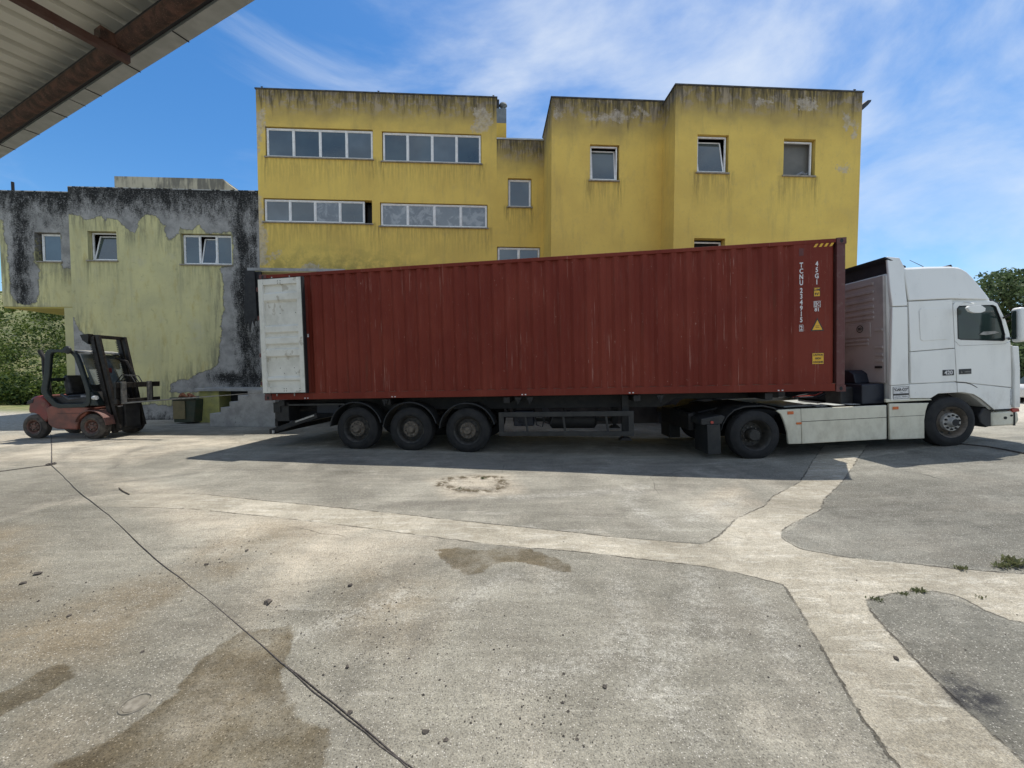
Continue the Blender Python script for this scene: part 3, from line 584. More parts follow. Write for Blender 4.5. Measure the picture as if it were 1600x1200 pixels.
# ------------------------------------------------------------------ buildings
BF = frame((0, 14.4, 0), (FD[0], FD[1], 0), (0, 0, 1))          # x along the facade, y into the building
def facade(name, T, mat, off, s0, s1, z0, z1, holes, extra_bare=None, left_back=None, right_back=None, depth=7, step=.13, moldfn=None, mossfn=None, reveal=.2):
    "wall with window openings, reveals, sides and roof, stain masks as attributes"
    xs = {s0, s1}; zs = {z0, z1}
    for h in holes: xs |= {h[0], h[1]}; zs |= {h[2], h[3]}
    def fill(v):
        v = sorted(v); out = []
        for a, b in zip(v, v[1:]): n = max(1, math.ceil((b - a) / step)); out += [a + (b - a) * i / n for i in range(n)]
        return np.array(out + [v[-1]])
    xs = fill(xs); zs = fill(zs); X, Z = np.meshgrid(xs, zs); nx = len(xs)
    P = np.stack([X.ravel(), Z.ravel()], 1); y = -off
    V = [(a, y, b) for a, b in P]; F = []
    for j in range(len(zs) - 1):
        zc = (zs[j] + zs[j + 1]) / 2
        for i in range(nx - 1):
            xc = (xs[i] + xs[i + 1]) / 2
            if any(h[0] < xc < h[1] and h[2] < zc < h[3] for h in holes): continue
            F.append((j * nx + i, j * nx + i + 1, (j + 1) * nx + i + 1, (j + 1) * nx + i))
    mb = MB([mat, M['roof']]); mb.v = V; mb.f = F; mb.mi = [0] * len(F)
    for a, b, c, d in holes:
        e = y + reveal; v = [(a, y, c), (b, y, c), (b, y, d), (a, y, d), (a, e, c), (b, e, c), (b, e, d), (a, e, d)]
        mb.add(v, [(0, 1, 5, 4), (1, 2, 6, 5), (2, 3, 7, 6), (3, 0, 4, 7)])
    B = y + depth; nz = int((z1 - z0) / .25)
    for s_, back in ((s0, left_back), (s1, right_back)):
        b_ = B if back is None else back
        yy = np.linspace(y, b_, max(2, int((b_ - y) / .3))); zz = np.linspace(z0, z1, nz)
        base = len(mb.v); YY, ZZ = np.meshgrid(yy, zz); m = len(yy)
        mb.v += [(s_, float(p), float(q)) for p, q in zip(YY.ravel(), ZZ.ravel())]
        for j in range(nz - 1):
            for i in range(m - 1):
                q = base + j * m + i; f = (q, q + 1, q + m + 1, q + m); mb.f.append(f if s_ == s1 else f[::-1]); mb.mi.append(0)
    mb.add([(s0, B, z0), (s1, B, z0), (s1, B, z1), (s0, B, z1)], [(0, 3, 2, 1)])
    mb.mat(1).add([(s0, y + .22, z1 - .35), (s1, y + .22, z1 - .35), (s1, B, z1 - .35), (s0, B, z1 - .35)], [(0, 1, 2, 3)])
    mb.mat(0).add([(s0, y, z1), (s1, y, z1), (s1, y + .22, z1), (s0, y + .22, z1), (s0, y + .22, z1 - .35), (s1, y + .22, z1 - .35)], [(0, 1, 2, 3), (3, 2, 5, 4)])
    A = np.array(mb.v); S2 = A[:, [0, 2]]; top = z1 - A[:, 2]; drip = np.zeros(len(A))
    for a, b, c, d in holes:
        below = np.clip(1 - (c - A[:, 2]) / 1.1, 0, 1) * (A[:, 2] < c + .02)
        sidew = np.clip(1 - np.minimum(abs(A[:, 0] - a), abs(A[:, 0] - b)) / .22, 0, 1)
        ins = ((A[:, 0] > a - .05) & (A[:, 0] < b + .05)) * .45
        drip = np.maximum(drip, below * np.maximum(sidew, ins))
    bare = np.full(len(A), 5.0)
    for p in (extra_bare or []): bare = np.minimum(bare, sdf(S2, p))
    mold = moldfn(A) if moldfn else np.zeros(len(A)); moss = mossfn(A) if mossfn else np.zeros(len(A))
    return mb.build(name, T, smooth=0, attrs=dict(top=top, drip=drip, bare=bare, mold=mold, moss=moss))

def window(T, off, s0, s1, z0, z1, n=1, panes=None, depth=.11, fw=.045, opened=None, sill=True, gapright=0, mullw=.05):
    "aluminium window set back in its opening; opened: None, or list of pane numbers standing ajar"
    y = -off + depth; f = MB(M['alu']); s1f = s1 - gapright; t = .05
    f.box(s0, s1f, y, y + t, z1 - fw, z1); f.box(s0, s1f, y, y + t, z0, z0 + fw)
    f.box(s0, s0 + fw, y, y + t, z0 + fw, z1 - fw); f.box(s1f - fw, s1f, y, y + t, z0 + fw, z1 - fw)
    w = (s1f - s0) / n
    for k in range(1, n): f.box(s0 + w * k - mullw / 2, s0 + w * k + mullw / 2, y - .004, y + t, z0 + fw, z1 - fw)
    fo = f.build('window', T, smooth=0, bevel=.006)
    panes = panes or ['pane'] * n
    for k in range(n):
        a = s0 + w * k + (fw if k == 0 else mullw / 2); b = s0 + w * (k + 1) - (fw if k == n - 1 else mullw / 2); c = z0 + fw; d = z1 - fw
        if opened and k in opened:
            m = MB(M['dark']); m.box(a, b, y + .35, y + .37, c, d); m.build('dark_opening', fo, smooth=0)
            # bottom-hung sash leaning in at the top
            lean = opened[k]; q = MB(M['alu']); g = .04; hh = d - c
            def tr(px, pz, py): return (px + lean[0] * (pz - c) / hh, y + .004 + py + lean[1] * (pz - c) / hh, pz * 1.0 - (pz - c) * lean[2])
            def bar(x0, x1, z0_, z1_):
                vs = [tr(*p) for p in ((x0, z0_, 0), (x1, z0_, 0), (x1, z0_, .035), (x0, z0_, .035), (x0, z1_, 0), (x1, z1_, 0), (x1, z1_, .035), (x0, z1_, .035))]
                q.add(vs, [(0, 3, 2, 1), (4, 5, 6, 7), (0, 1, 5, 4), (1, 2, 6, 5), (2, 3, 7, 6), (3, 0, 4, 7)])
            bar(a, b, c, c + g); bar(a, b, d - g, d); bar(a, a + g, c + g, d - g); bar(b - g, b, c + g, d - g)
            so_ = q.build('sash', fo, smooth=0)
            p = MB(M[panes[k]]); vs = [tr(*v) for v in ((a + g, c + g, .012), (b - g, c + g, .012), (b - g, d - g, .012), (a + g, d - g, .012))]
            vs += [(v[0], v[1] + .012, v[2]) for v in vs]; p.add(vs, [(0, 1, 2, 3), (7, 6, 5, 4), (0, 4, 5, 1), (1, 5, 6, 2), (2, 6, 7, 3), (3, 7, 4, 0)]); p.build('pane', fo, smooth=0)
        elif panes[k] in ('none', 'room'):
            m = MB(M['dark' if panes[k] == 'none' else 'room']); m.box(a - .2, b + .2, y + .16, y + .18, c - .2, d + .2); m.build('dark_opening', fo, smooth=0)
        else:
            # inner sash frame and glass
            q = MB(M['alu']); g = .022; yy = y + .012
            q.box(a, b, yy, yy + .03, d - g, d); q.box(a, b, yy, yy + .03, c, c + g); q.box(a, a + g, yy, yy + .03, c + g, d - g); q.box(b - g, b, yy, yy + .03, c + g, d - g)
            q.build('sash', fo, smooth=0)
            p = MB(M[panes[k]]); p.box(a + g, b - g, y + .026, y + .036, c + g, d - g); p.build('pane', fo, smooth=0)
    if gapright:
        m = MB(M['dark']); m.box(s1f, s1, y + .3, y + .32, z0, z1); m.build('dark_opening', fo, smooth=0)
    if sill:
        m = MB(M['sill']); m.box(s0 - .06, s1 + .06, -off - .05, -off + depth + .02, z0 - .045, z0 - .002); m.build('sill', fo, smooth=0, bevel=.006)
    return fo

YB = Thing('yellow_building', 'mustard yellow three storey building with black streaked parapets behind the red container', 'building', (1, 4, 0), BF)
hA = [(-8.74, -5.0, 9.33, 10.39), (-4.68, -1.12, 9.28, 10.35), (-8.86, -5.06, 7.05, 7.9), (-4.78, -.90, 6.98, 7.84), (-.15, .72, 7.77, 8.82), (-.67, 1.05, 5.3, 6.33)]
moss = lambda A: np.clip(1 - (A[:, 2] - 5.2) / 1.3, 0, 1) * np.clip((-2 - A[:, 0]) / 3, 0, 1)
pA = [[FP(390 + x / 3.404, 120 + y / 3.404) for x, y in q] for q in (
    [(1185, 170), (1240, 165), (1295, 200), (1290, 250), (1235, 300), (1215, 300), (1175, 285), (1205, 220)], [(290, 1000), (340, 990), (395, 1015), (390, 1035), (285, 1025)],
    [(115, 935), (160, 930), (165, 955), (120, 965)], [(30, 180), (75, 170), (80, 262), (60, 320), (50, 420), (30, 430)], [(20, 630), (62, 628), (70, 780), (90, 820), (95, 1010), (20, 1010)])]
def facA():
    # the main block steps down in its right bay
    facade('main_wall', YB, M['yellow'], 0, -9.03, -.56, 0, 11.66, [h for h in hA if h[1] < -.57], pA, mossfn=moss)
    facade('low_bay_wall', YB, M['yellow'], -.004, -.56, 1.3, 0, 10.19, [(-.15, .72, 7.77, 8.82), (-.55, 1.05, 5.3, 6.33)], depth=6.9)
facA()
pB = [[FP(840 + x / 2.963, 120 + y / 2.963, 1.85) for x, y in q] for q in ([(75, 155), (100, 150), (105, 185), (80, 190)], [(450, 150), (480, 130), (470, 170), (515, 160), (512, 195), (440, 190)], [(220, 185), (330, 180), (360, 160), (420, 180), (400, 205), (230, 200)])]
facade('wing_wall', YB, M['yellow'], 1.85, 1.17, 4.95, 0, 10.46, [(2.42, 3.38, 7.9, 9.05)], pB, depth=8.7)
pC = [[FP(840 + x / 2.963, 120 + y / 2.963, 2.73) for x, y in q] for q in ([(1010, 110), (1060, 100), (1110, 95), (1100, 125), (1020, 130)], [(1195, 105), (1290, 105), (1290, 145), (1240, 150), (1190, 135)], [(1420, 170), (1440, 165), (1432, 250), (1418, 240)], [(1455, 215), (1490, 200), (1480, 270), (1460, 280)], [(1395, 420), (1440, 410), (1445, 440), (1400, 450)])]
facade('right_wing_wall', YB, M['yellow'], 2.73, 4.80, 10.72, 0, 10.36, [(5.50, 6.48, 7.79, 8.94), (8.23, 9.25, 7.77, 8.90), (5.45, 6.43, 4.75, 5.83)], pC, depth=9.6)
W4 = ['pane', 'pane_b', 'pane_b', 'pane_c']; W4b = ['pane_b', 'pane', 'pane_c', 'pane_b']
window(YB, 0, -8.72, -5.02, 9.35, 10.36, 4, W4, depth=.05)
window(YB, 0, -4.66, -1.14, 9.30, 10.33, 4, W4b, depth=.05)
window(YB, 0, -8.84, -5.08, 7.07, 7.87, 4, ['pane_c', 'pane_b', 'pane_dusty', 'pane_b'], depth=.05, gapright=.26)
window(YB, 0, -4.76, -.92, 7.0, 7.82, 4, ['pane_dusty'] * 4, depth=.05)
window(YB, -.004, -.13, .70, 7.79, 8.80, 1, depth=.08)
window(YB, -.004, -.53, 1.03, 5.32, 6.31, 2, depth=.05, sill=False)
window(YB, 1.85, 2.44, 3.33, 7.92, 9.03, 1, ['pane_b'], depth=.07, opened={0: (0, .13, .03)})
window(YB, 2.73, 5.52, 6.44, 7.81, 8.92, 1, ['pane_b'], depth=.08, opened={0: (-.06, .14, .04)})
window(YB, 2.73, 8.25, 9.20, 7.79, 8.86, 1, ['room'], depth=.09)
window(YB, 2.73, 5.47, 6.41, 4.77, 5.78, 1, ['none'], depth=.2, sill=False)
# broken shard and cloth left in the glassless window
m = MB(M['glove']); m.tube([(8.75, -2.58, 7.86), (8.92, -2.62, 7.93), (9.05, -2.6, 7.87), (9.12, -2.58, 7.95)], [.03, .05, .04, .02], 7); m.build('torn_blind', YB)
m = MB(M['coping'])
for a, b, o_, z in ((-9.06, -.53, 0, 11.66), (1.14, 4.83, 1.85, 10.46), (4.77, 10.75, 2.73, 10.36)): m.box(a, b, -o_ - .02, -o_ + .24, z + .003, z + .045)
m.box(1.145, 1.185, -1.6, 0.3, 10.463, 10.505); m.box(4.775, 4.815, -2.48, -1.6, 10.363, 10.405)
m.build('coping', YB, smooth=0)
for s_, o_, z in ((-8.85, 0, 11.70), (-4.8, 0, 11.70), (-.68, 0, 11.70), (10.5, 2.73, 10.4), (.1, 0, 10.19)):
    m = MB(M['black']); m.tube([(s_, .05 - o_, z - .02), (s_, .05 - o_, z + .08)], .012, 6); m.tube([(s_ - .03, .05 - o_, z + .08), (s_ + .04, .05 - o_, z + .075)], .014, 6); m.build('lightning_rod_clip', YB)
m = MB(worn('painted_shade_and_dirt', (.045, .043, .04), (.09, .085, .075), .9, sc=2)); m.box(-8.0, 1.2, -.03, -.006, 0, 1.9); m.box(1.14, 4.82, -1.88, -1.852, 0, 1.9); m.box(1.14, 1.168, -1.85, -.031, 0, 1.9); m.box(4.77, 4.798, -2.73, -1.882, 0, 1.9); m.box(4.77, 10.74, -2.76, -2.732, 0, 1.9); m.build('base_shade_band', YB, smooth=0)  # dark boxes along the wall feet: shade and dirt put in as colour
m = MB(M['zinc']); m.box(-.56, 1.17, -.03, .2, 10.195, 10.245); m.build('metal_flashing', YB, smooth=0)
# stair shaft with its roof vent, seen in the notch
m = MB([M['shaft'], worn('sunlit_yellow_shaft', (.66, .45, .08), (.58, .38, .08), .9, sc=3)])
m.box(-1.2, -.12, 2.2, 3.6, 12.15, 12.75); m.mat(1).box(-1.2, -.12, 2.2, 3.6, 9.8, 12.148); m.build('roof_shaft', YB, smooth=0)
m = MB(M['shaft']); m.lathe([(.10, 0), (.10, 0)], (0, 0, 0), 4) if False else None
m.tube([(-.25, 2.5, 12.7), (-.25, 2.5, 13.0)], .06, 12); m.tube([(-.25, 2.5, 12.97), (-.25, 2.5, 13.05), (-.25, 2.5, 13.12)], [.09, .18, .15], 14)
m.build('roof_vent', YB)
m = MB(M['chassis']); m.box(-.78, -.42, 2.25, 2.6, 12.752, 13.15); m.build('vent_box', YB, smooth=0)
# scrap of black roofing felt sticking out at the right corner
m = MB(M['black']); m.add([(10.72, -2.7, 10.0), (10.95, -2.68, 10.18), (11.15, -2.6, 10.25), (11.12, -2.3, 10.3), (10.9, -2.3, 10.2), (10.72, -2.35, 10.05), (10.72, -2.7, 9.82), (10.95, -2.68, 10.02), (11.13, -2.6, 10.19), (11.1, -2.3, 10.2), (10.9, -2.3, 10.0), (10.72, -2.35, 9.85)],
    [(0, 1, 4, 5), (1, 2, 3, 4), (6, 11, 10, 7), (7, 10, 9, 8), (0, 6, 7, 1), (1, 7, 8, 2), (2, 8, 9, 3), (3, 9, 10, 4), (4, 10, 11, 5)]); m.build('loose_roofing_felt', YB)
# canopy slab over the loading dock
dk_ = MB([M['concrete'], worn('pale_slab_soffit', (.55, .50, .28), (.45, .42, .25), .9, sc=3)])
dk_.box(-8.72, -5.6, -1.25, -.03, 5.03, 5.12); dk_.mat(1).box(-8.70, -5.62, -1.23, -.03, 4.995, 5.028); dk_.build('dock_canopy_slab', YB, smooth=0)

GB = Thing('grey_building', 'stained two storey block with peeling pale yellow plaster left of the yellow building', 'building', (-12.3, 3, 0), BF)
q1 = lambda x, y, o=0: FP(x / 3.81, 250 + y / 3.81, o); q2 = lambda x, y, o=0: FP(x / 3.81, 480 + y / 3.81, o)
pG = [[q1(*p) for p in ((380, 130), (1560, 150), (1560, 480), (1560, 1200))] + [q2(*p) for p in ((1560, 480), (1190, 480), (1180, 505), (1010, 512), (1015, 460), (1060, 432), (1130, 430), (1190, 385), (1260, 370), (1300, 335), (1322, 100))] + [q1(*p) for p in ((1310, 1000), (1335, 880), (1325, 700), (1300, 640), (1390, 628), (1385, 425), (1300, 440), (1230, 430), (1180, 390), (1130, 425), (1075, 400), (1060, 440), (1005, 475), (990, 460), (975, 390), (930, 335), (860, 320), (830, 350), (815, 425), (770, 430), (740, 390), (680, 345), (625, 360), (600, 330), (560, 345), (510, 355), (470, 330), (410, 320), (380, 320))],
      [q1(*p) for p in ((400, 930), (440, 940), (470, 1010), (520, 1050), (545, 1110), (565, 1180))] + [q2(*p) for p in ((560, 250), (500, 330), (470, 430), (400, 430))],
      [(-15.7, -.1), (-11.75, -.1), (-11.75, .42), (-12.6, .55), (-15.7, .55)]]
def moldG(A):
    t = np.clip(1 - (8.15 - A[:, 2]) / 1.35, 0, 1) * .85
    colm = np.clip(1 - abs(A[:, 0] + 9.65) / .5, 0, 1) * .75; seam = np.clip(1 - abs(A[:, 0] + 9.2) / .14, 0, 1) * .9
    low = np.clip(1 - abs(A[:, 2] - 1.5) / .5, 0, 1) * np.clip((A[:, 0] + 11.2) / .6, 0, 1) * .7
    return np.maximum.reduce([t, colm, seam, low, np.clip(1 - A[:, 2] / .5, 0, 1) * .5]) - .12
facade('main_wall', GB, M['greywall'], 0, -15.42, -9.035, 0, 8.15, [(-14.83, -13.87, 5.6, 6.63), (-11.72, -9.99, 5.51, 6.6)], pG, moldfn=moldG, depth=7.3, reveal=.25)
pL = [[q1(*p, -.27) for p in ((-60, 120), (460, 120), (460, 655), (410, 650), (375, 640), (360, 600), (360, 435), (205, 430), (205, 605), (235, 640), (230, 830), (190, 860), (110, 855), (65, 800), (45, 560), (15, 360), (-60, 340))]]
def moldL(A):
    t = np.clip(1 - (8.1 - A[:, 2]) / 1.5, 0, 1) * .8; c = np.clip(1 - abs(A[:, 0] + 17.35) / .45, 0, 1) * .8
    return np.maximum(t, c) - .1
facade('upper_bay_wall', GB, M['greywall'], -.27, -18.02, -15.42, 4.03, 8.08, [(-16.87, -16.0, 5.6, 6.64)], pL, moldfn=moldL, depth=6, reveal=.25)
m = MB(worn('yellow_bay_soffit', (.48, .40, .10), (.40, .33, .10), .9, sc=3)); m.box(-18.0, -15.43, .29, 6.2, 3.98, 4.027); m.build('bay_soffit', GB, smooth=0)
m = MB(worn('pale_plaster', (.50, .47, .24), (.42, .40, .22), .9, sc=2)); m.box(-15.74, -15.425, .04, 1.2, 0, 3.975); m.build('ground_floor_pier', GB, smooth=0)
window(GB, 0, -14.81, -13.89, 5.62, 6.61, 1, ['pane_b'], depth=.14, opened={0: (.09, .13, .03)})
window(GB, 0, -11.70, -10.01, 5.53, 6.58, 3, ['pane_b', 'pane_b', 'pane_b'], depth=.10, opened={1: (.05, .13, .04)})
window(GB, -.27, -16.75, -16.02, 5.63, 6.62, 1, depth=.12)
m = MB(worn('streaked_tan_render', (.46, .42, .31), (.17, .16, .13), .9, sc=1.6, stretch=(2.2, 2.2, .5), amt=(.42, .6))); m.box(-16.6, -12.2, 3, 7.3, 7.8, 9.93); m.prism([(-12.2, 7.8), (-11.65, 7.8), (-11.65, 9.45), (-12.2, 9.9)], 3.02, 7.28)
m.build('roof_block', GB, smooth=0)
m = MB(M['chassis']); m.tube([(-17.65, .4, 8.08), (-17.65, .4, 8.42)], .04, 8); m.build('roof_pipe', GB)

# dock: platform with its pier, steps, bin
DP = Thing('loading_dock', 'grey concrete loading platform on a yellow pier behind the container doors', 'platform', (-7, 13.2, 0))
m = MB(M['concrete']); m.box(-10.7, -2.5, 12.95, 14.2, 1.07, 1.17); m.build('platform_slab', DP, smooth=0, bevel=.01)
m = MB(worn('mossy_yellow_plaster', (.42, .40, .13), (.28, .29, .12), .9, sc=3, speck=(.6, (.14, .15, .08)))); m.box(-10.62, -9.95, 13.05, 13.9, 0, 1.068); m.build('pier', DP, smooth=0)
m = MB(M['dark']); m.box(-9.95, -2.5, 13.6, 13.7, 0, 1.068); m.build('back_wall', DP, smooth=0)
m = MB(M['concrete']); m.box(-8.2, -7.4, 12.0, 12.945, 0, 1.17); m.build('landing_block', DP, smooth=0, bevel=.01)
ST = Thing('concrete_steps', 'worn grey concrete steps climbing to the dock beside the container door', 'steps', (-8.8, 12.5, 0))
m = MB(M['concrete']); m.prism([(-9.5, 0), (-9.5, .42), (-9.15, .42), (-9.15, .61), (-8.87, .61), (-8.87, .79), (-8.6, .79), (-8.6, .99), (-8.29, .99), (-8.29, 1.16), (-8.205, 1.16), (-8.205, 0)], 12.05, 12.94); m.build('stair_flight', ST, smooth=0, bevel=.012)
BN = Thing('waste_bin', 'ochre and dark green bin heaped with orange rags beside the dock pier', 'bin', (-10.95, 12.9, 0))
m = MB(M['bin_green']); m.prism([(-11.22, .05), (-11.27, .82), (-10.48, .82), (-10.55, .05)], 12.72, 13.3); m.build('body', BN, bevel=.02)
m = MB(M['bin_orange']); m.box(-11.22, -10.82, 12.69, 12.715, .16, .76); m.build('front_panel', BN, bevel=.01)
m = MB(M['bin_green']); m.box(-11.3, -10.45, 12.66, 12.72, .80, .88); m.box(-11.3, -10.45, 13.3, 13.36, .80, .88); m.build('rim', BN, bevel=.02)
RG = MB(M['orange_rag'])
for k in range(9): x = -11.2 + random.uniform(0, .42); RG.tube([(x, 12.8 + random.uniform(0, .2), .83), (x + .08, 12.85, .93 + random.uniform(0, .05)), (x + .17, 12.9, .86)], [.04, .06, .03], 6)
tag(RG.build('rags'), 'heap of orange red rags lying in the ochre bin', 'rags')
CR = Thing('rubber_curtain', 'black ragged dock curtain hanging from the canopy slab behind the white door', 'curtain', (-8.6, 12.6, 0))
m = MB(M['door_seal']); m.prism([(-8.66, 5.0), (-8.35, 5.0), (-8.3, 3.35), (-8.36, 3.5), (-8.40, 3.22), (-8.47, 3.42), (-8.55, 3.0), (-8.60, 3.38), (-8.66, 3.16), (-8.72, 3.6), (-8.68, 4.3)], 12.6, 12.63); m.prism([(-8.47, 5.0), (-8.2, 5.0), (-8.2, 3.6), (-8.42, 3.4)], 12.7, 12.76); m.build('flap', CR, smooth=0)

# ------------------------------------------------------------------ foreground canopy, top left
def build_canopy():
    E0 = Vector((-8.75, 6.72, 5.4)); D = Vector((6.25, -2.83, 0)).normalized(); U = Vector((0, 0, 1))
    fr = frame(E0, D, U)                                # x along the edge; y = outward, so inward is -y
    # y axis = U x D points away from the camera
    T = Thing('canopy_roof', 'corrugated steel canopy with rusty beam and grey gutter overhead at top left', 'canopy', (4, -3, 0), fr)
    x0, x1 = -5, 14
    m = MB(M['zinc']); m.box(x0, x1, -.145, 0, 0, .008); m.box(x0, x1, -.008, 0, .0081, .16); m.box(x0, x1, -.145, -.137, .0081, .12)
    m.build('gutter', T, smooth=0)
    for i, jx in enumerate((.66, 1.64, 2.62, 3.20, 3.66, 4.66, 5.70, 6.9, 8.1)):
        m = MB(M['gap']); m.box(jx, jx + (.014 if i != 3 else .005), -.15, .006, -.006, -.001); m.build('gutter_joint', T, smooth=0)
    m = MB(M['gap']); m.box(x0, x1, -.33, -.146, .03, .10); m.build('flashing', T, smooth=0)
    # trapezoidal sheet, ribs running square to the edge
    m = MB(M['sheet']); p = .30; x = x0; L0 = -.15; L1 = -7.5; z0 = .17; z1 = .17 + .07 * 7.2; prof = []
    while x < x1: prof += [(x, 0), (x + .19, 0), (x + .205, .05), (x + .275, .05)]; x += p
    vs = []
    for yy, zz in ((L0, z0), (L1, z1)):
        for a, b in prof: vs.append((a - (0.20 * (L0 - yy) if True else 0), yy, zz + b))
    n = len(prof); vs += [(a, b, c + .004) for a, b, c in vs]
    m.add(vs, [(i, i + 1, n + i + 1, n + i) for i in range(n - 1)] + [(2 * n + i, 3 * n + i, 3 * n + i + 1, 2 * n + i + 1) for i in range(n - 1)])
    m.build('roof_sheet', T, smooth=0)
    m = MB(M['canopy_beam']); m.tube([(x0, -.335, -.08), (1, -.335, -.078), (5, -.335, -.08), (x1, -.335, -.08)], .075, 20); m.build('edge_beam', T)
    for px_ in (5.10, 5.1 - 5.0, 5.1 + 5.0):
        m = MB(M['purlin']); m.box(px_ - .035, px_ + .035, -7.4, -.27, -.24, -.16); m.build('rafter', T, smooth=0, bevel=.004)
        m = MB(M['canopy_beam']); m.prism_axis([(px_ - .07, -.52), (px_ + .07, -.52), (px_ + .06, -.38), (px_ - .06, -.38)], -.158, -.04, 'z'); m.build('bracket', T, smooth=0)
    m = MB(M['lettering']); m.tube([(5.07, -.82, -.24), (5.07, -.80, -.275), (5.08, -.77, -.26)], .004, 6); m.build('wire_tie', T)
    for px_ in (.1, 10.1, 5.1):
        m = MB(M['canopy_beam']); m.box(px_ - .08, px_ + .08, -7.4, -7.24, -5.4, .5); m.build('column', T, smooth=0)
build_canopy()

# ------------------------------------------------------------------ wheels
def wheel(T, x, y, z, R, width, kind, side=-1):
    "wheel on an axle along y; its outer face is at y, body goes inward; side -1 = outer face towards -y"
    s = -side
    def P(pr): return [(r, a * s) for r, a in pr]
    tw = width; ty = MB(M['tyre'] if kind != 'fork' else M['forktyre'])
    rr = {'trail': .295, 'front': .295, 'drive': .295, 'fork': .17}[kind]
    pr = [(rr, .05), (rr + .02, .012), (rr + (R - rr) * .45, .0), (R - .075, .012), (R - .04, .035), (R - .008, .05)]
    k = 5 if kind != 'fork' else 3
    for i in range(k):
        a = .05 + (tw - .1) * i / k; b = .05 + (tw - .1) * (i + 1) / k
        pr += [(R, a + .012), (R, b - .012), (R - .014, b - .008), (R - .014, b + .004)] if i < k - 1 else [(R, a + .012), (R, b)]
    pr += [(R - .04, tw - .035), (R - .075, tw - .012), (rr + .02, tw - .012), (rr, tw - .05)]
    hubm = MB({'trail': M['rim'], 'front': M['steelwhite'], 'drive': M['rimdark'], 'fork': M['forkrim']}[kind])
    if kind in ('trail', 'front'):
        o = -.02 if kind == 'front' else .02
        hubm.lathe(P([(0, o - .03), (.07, o - .03), (.085, o - .01), (.09, o + .02), (.10, o + .035), (.172, o + .035), (.178, o + .05), (.178, .10)]), (x, y, z), 32)
    elif kind == 'drive':
        hubm.lathe(P([(0, .05), (.10, .05), (.115, .07), (.12, .20), (.16, .215)]), (x, y, z), 32)
    else:
        hubm.lathe(P([(0, .03), (.05, .03), (.06, .05), (.11, .055), (.12, .09)]), (x, y, z), 24)
    rm = MB({'trail': M['rimdark'], 'front': M['rim'], 'drive': M['rimdark'], 'fork': M['forkrim']}[kind])
    if kind == 'drive': rp = [(rr + .012, .012), (rr, .02), (rr - .02, .06), (rr - .035, .16), (rr - .06, .21), (.16, .215), (.12, .20)]
    elif kind == 'fork': rp = [(rr + .01, .02), (rr - .01, .03), (rr - .03, .08), (.12, .09), (.11, .055)]
    else: rp = [(rr + .012, .012), (rr, .02), (rr - .022, .05), (rr - .045, .12), (.215, .11), (.178, .07 if kind == 'front' else .09)]
    hubm.mats = hubm.mats + [M['hub'], M['door_seal']]; nb = hubm; n = 10 if kind != 'fork' else 6
    for i in range(n):
        a = 2 * PI * i / n + .2
        rad_, yo = {'trail': (.137, .055), 'front': (.137, .015), 'drive': (.150, .215), 'fork': (.085, .055)}[kind]
        nb.mat(2 if kind == 'front' else 1); nb.lathe(P([(0, yo - .035), (.013, yo - .032), (.017, yo - .01), (.017, yo + .004)]) if kind != 'front' else P([(0, yo - .03), (.014, yo - .028), (.021, yo - .012), (.021, yo + .004)]), (x + rad_ * math.cos(a), y, z + rad_ * math.sin(a)), 8)
        if kind in ('trail', 'drive', 'front'):
            nb.mat(2); a += PI / n; h = {'trail': (.196, .088), 'front': (.232, .11), 'drive': (.205, .212)}[kind]
            nb.lathe(P([(0, h[1] - .008), (.021, h[1] - .008), (.021, h[1] + .004)]), (x + h[0] * math.cos(a), y, z + h[0] * math.sin(a)), 10)
    pass
    if kind == 'front': hubm.mat(2).lathe(P([(0, -.052), (.068, -.052), (.07, -.045)]), (x, y, z), 20)
    hubm.cur = 0; ho = hubm.build('wheel', T); ty.lathe(P(pr), (x, y, z), 56); ty.build('tyre', ho); rm.lathe(P(rp), (x, y, z), 48); rm.build('rim', ho)
    return ho

# ------------------------------------------------------------------ container
yw = rad(-7.68403); tl = rad(1.43660)
CD = (math.cos(yw) * math.cos(tl), math.sin(yw) * math.cos(tl), math.sin(tl)); CU = (-math.sin(tl) * math.cos(yw), -math.sin(tl) * math.sin(yw), math.cos(tl))
CF = frame((-5.74153, 8.92859, CAM_H - .72173), CD, CU)
CL, CW, CH = 12.19, 2.438, 2.896
SC = Thing('shipping_container', 'long oxide red corrugated shipping container standing on the trailer, doors open', 'container', (CL / 2, CW / 2, 0), CF)
def side_panel(y, sgn):
    m = MB(M['container']); prof = []; x = .17; o = .008; i_ = .052
    prof.append((x, o))
    while x < 11.05: prof += [(x + .072, o), (x + .14, i_), (x + .21, i_), (x + .278, o)]; x += .278
    prof += [(11.93, o), (12.0, i_)] if sgn > 0 else [(12.0, o)]
    z0, z1 = .155, 2.812; vs = []
    for zz in (z0, z1):
        for a, b in prof: vs.append((a, y + sgn * b, zz))
    n = len(prof); m.add(vs, [(k, k + 1, n + k + 1, n + k) for k in range(n - 1)])
    vs2 = [(a, b + sgn * .004, c) for a, b, c in vs]; m.add(vs2, [(k, k + 1, n + k + 1, n + k)[::-1] for k in range(n - 1)])
    m.build('side_panel', SC, smooth=0)
side_panel(0, 1); side_panel(CW, -1)
m = MB(M['container']); 
prof = []; y = .1
while y < 2.2: prof += [(y, 0), (y + .1, 0), (y + .14, .05), (y + .22, .05), (y + .25, 0)]; y += .25
vs = [(12.08 + b, a, z) for z in (.15, 2.8) for a, b in prof]; n = len(prof); m.add(vs, [(k, k + 1, n + k + 1, n + k) for k in range(n - 1)]); m.build('front_wall', SC, smooth=0)
m = MB(M['container']); m.box(.1, 12.1, .03, CW - .03, 2.83, 2.85); m.build('roof_panel', SC, smooth=0)
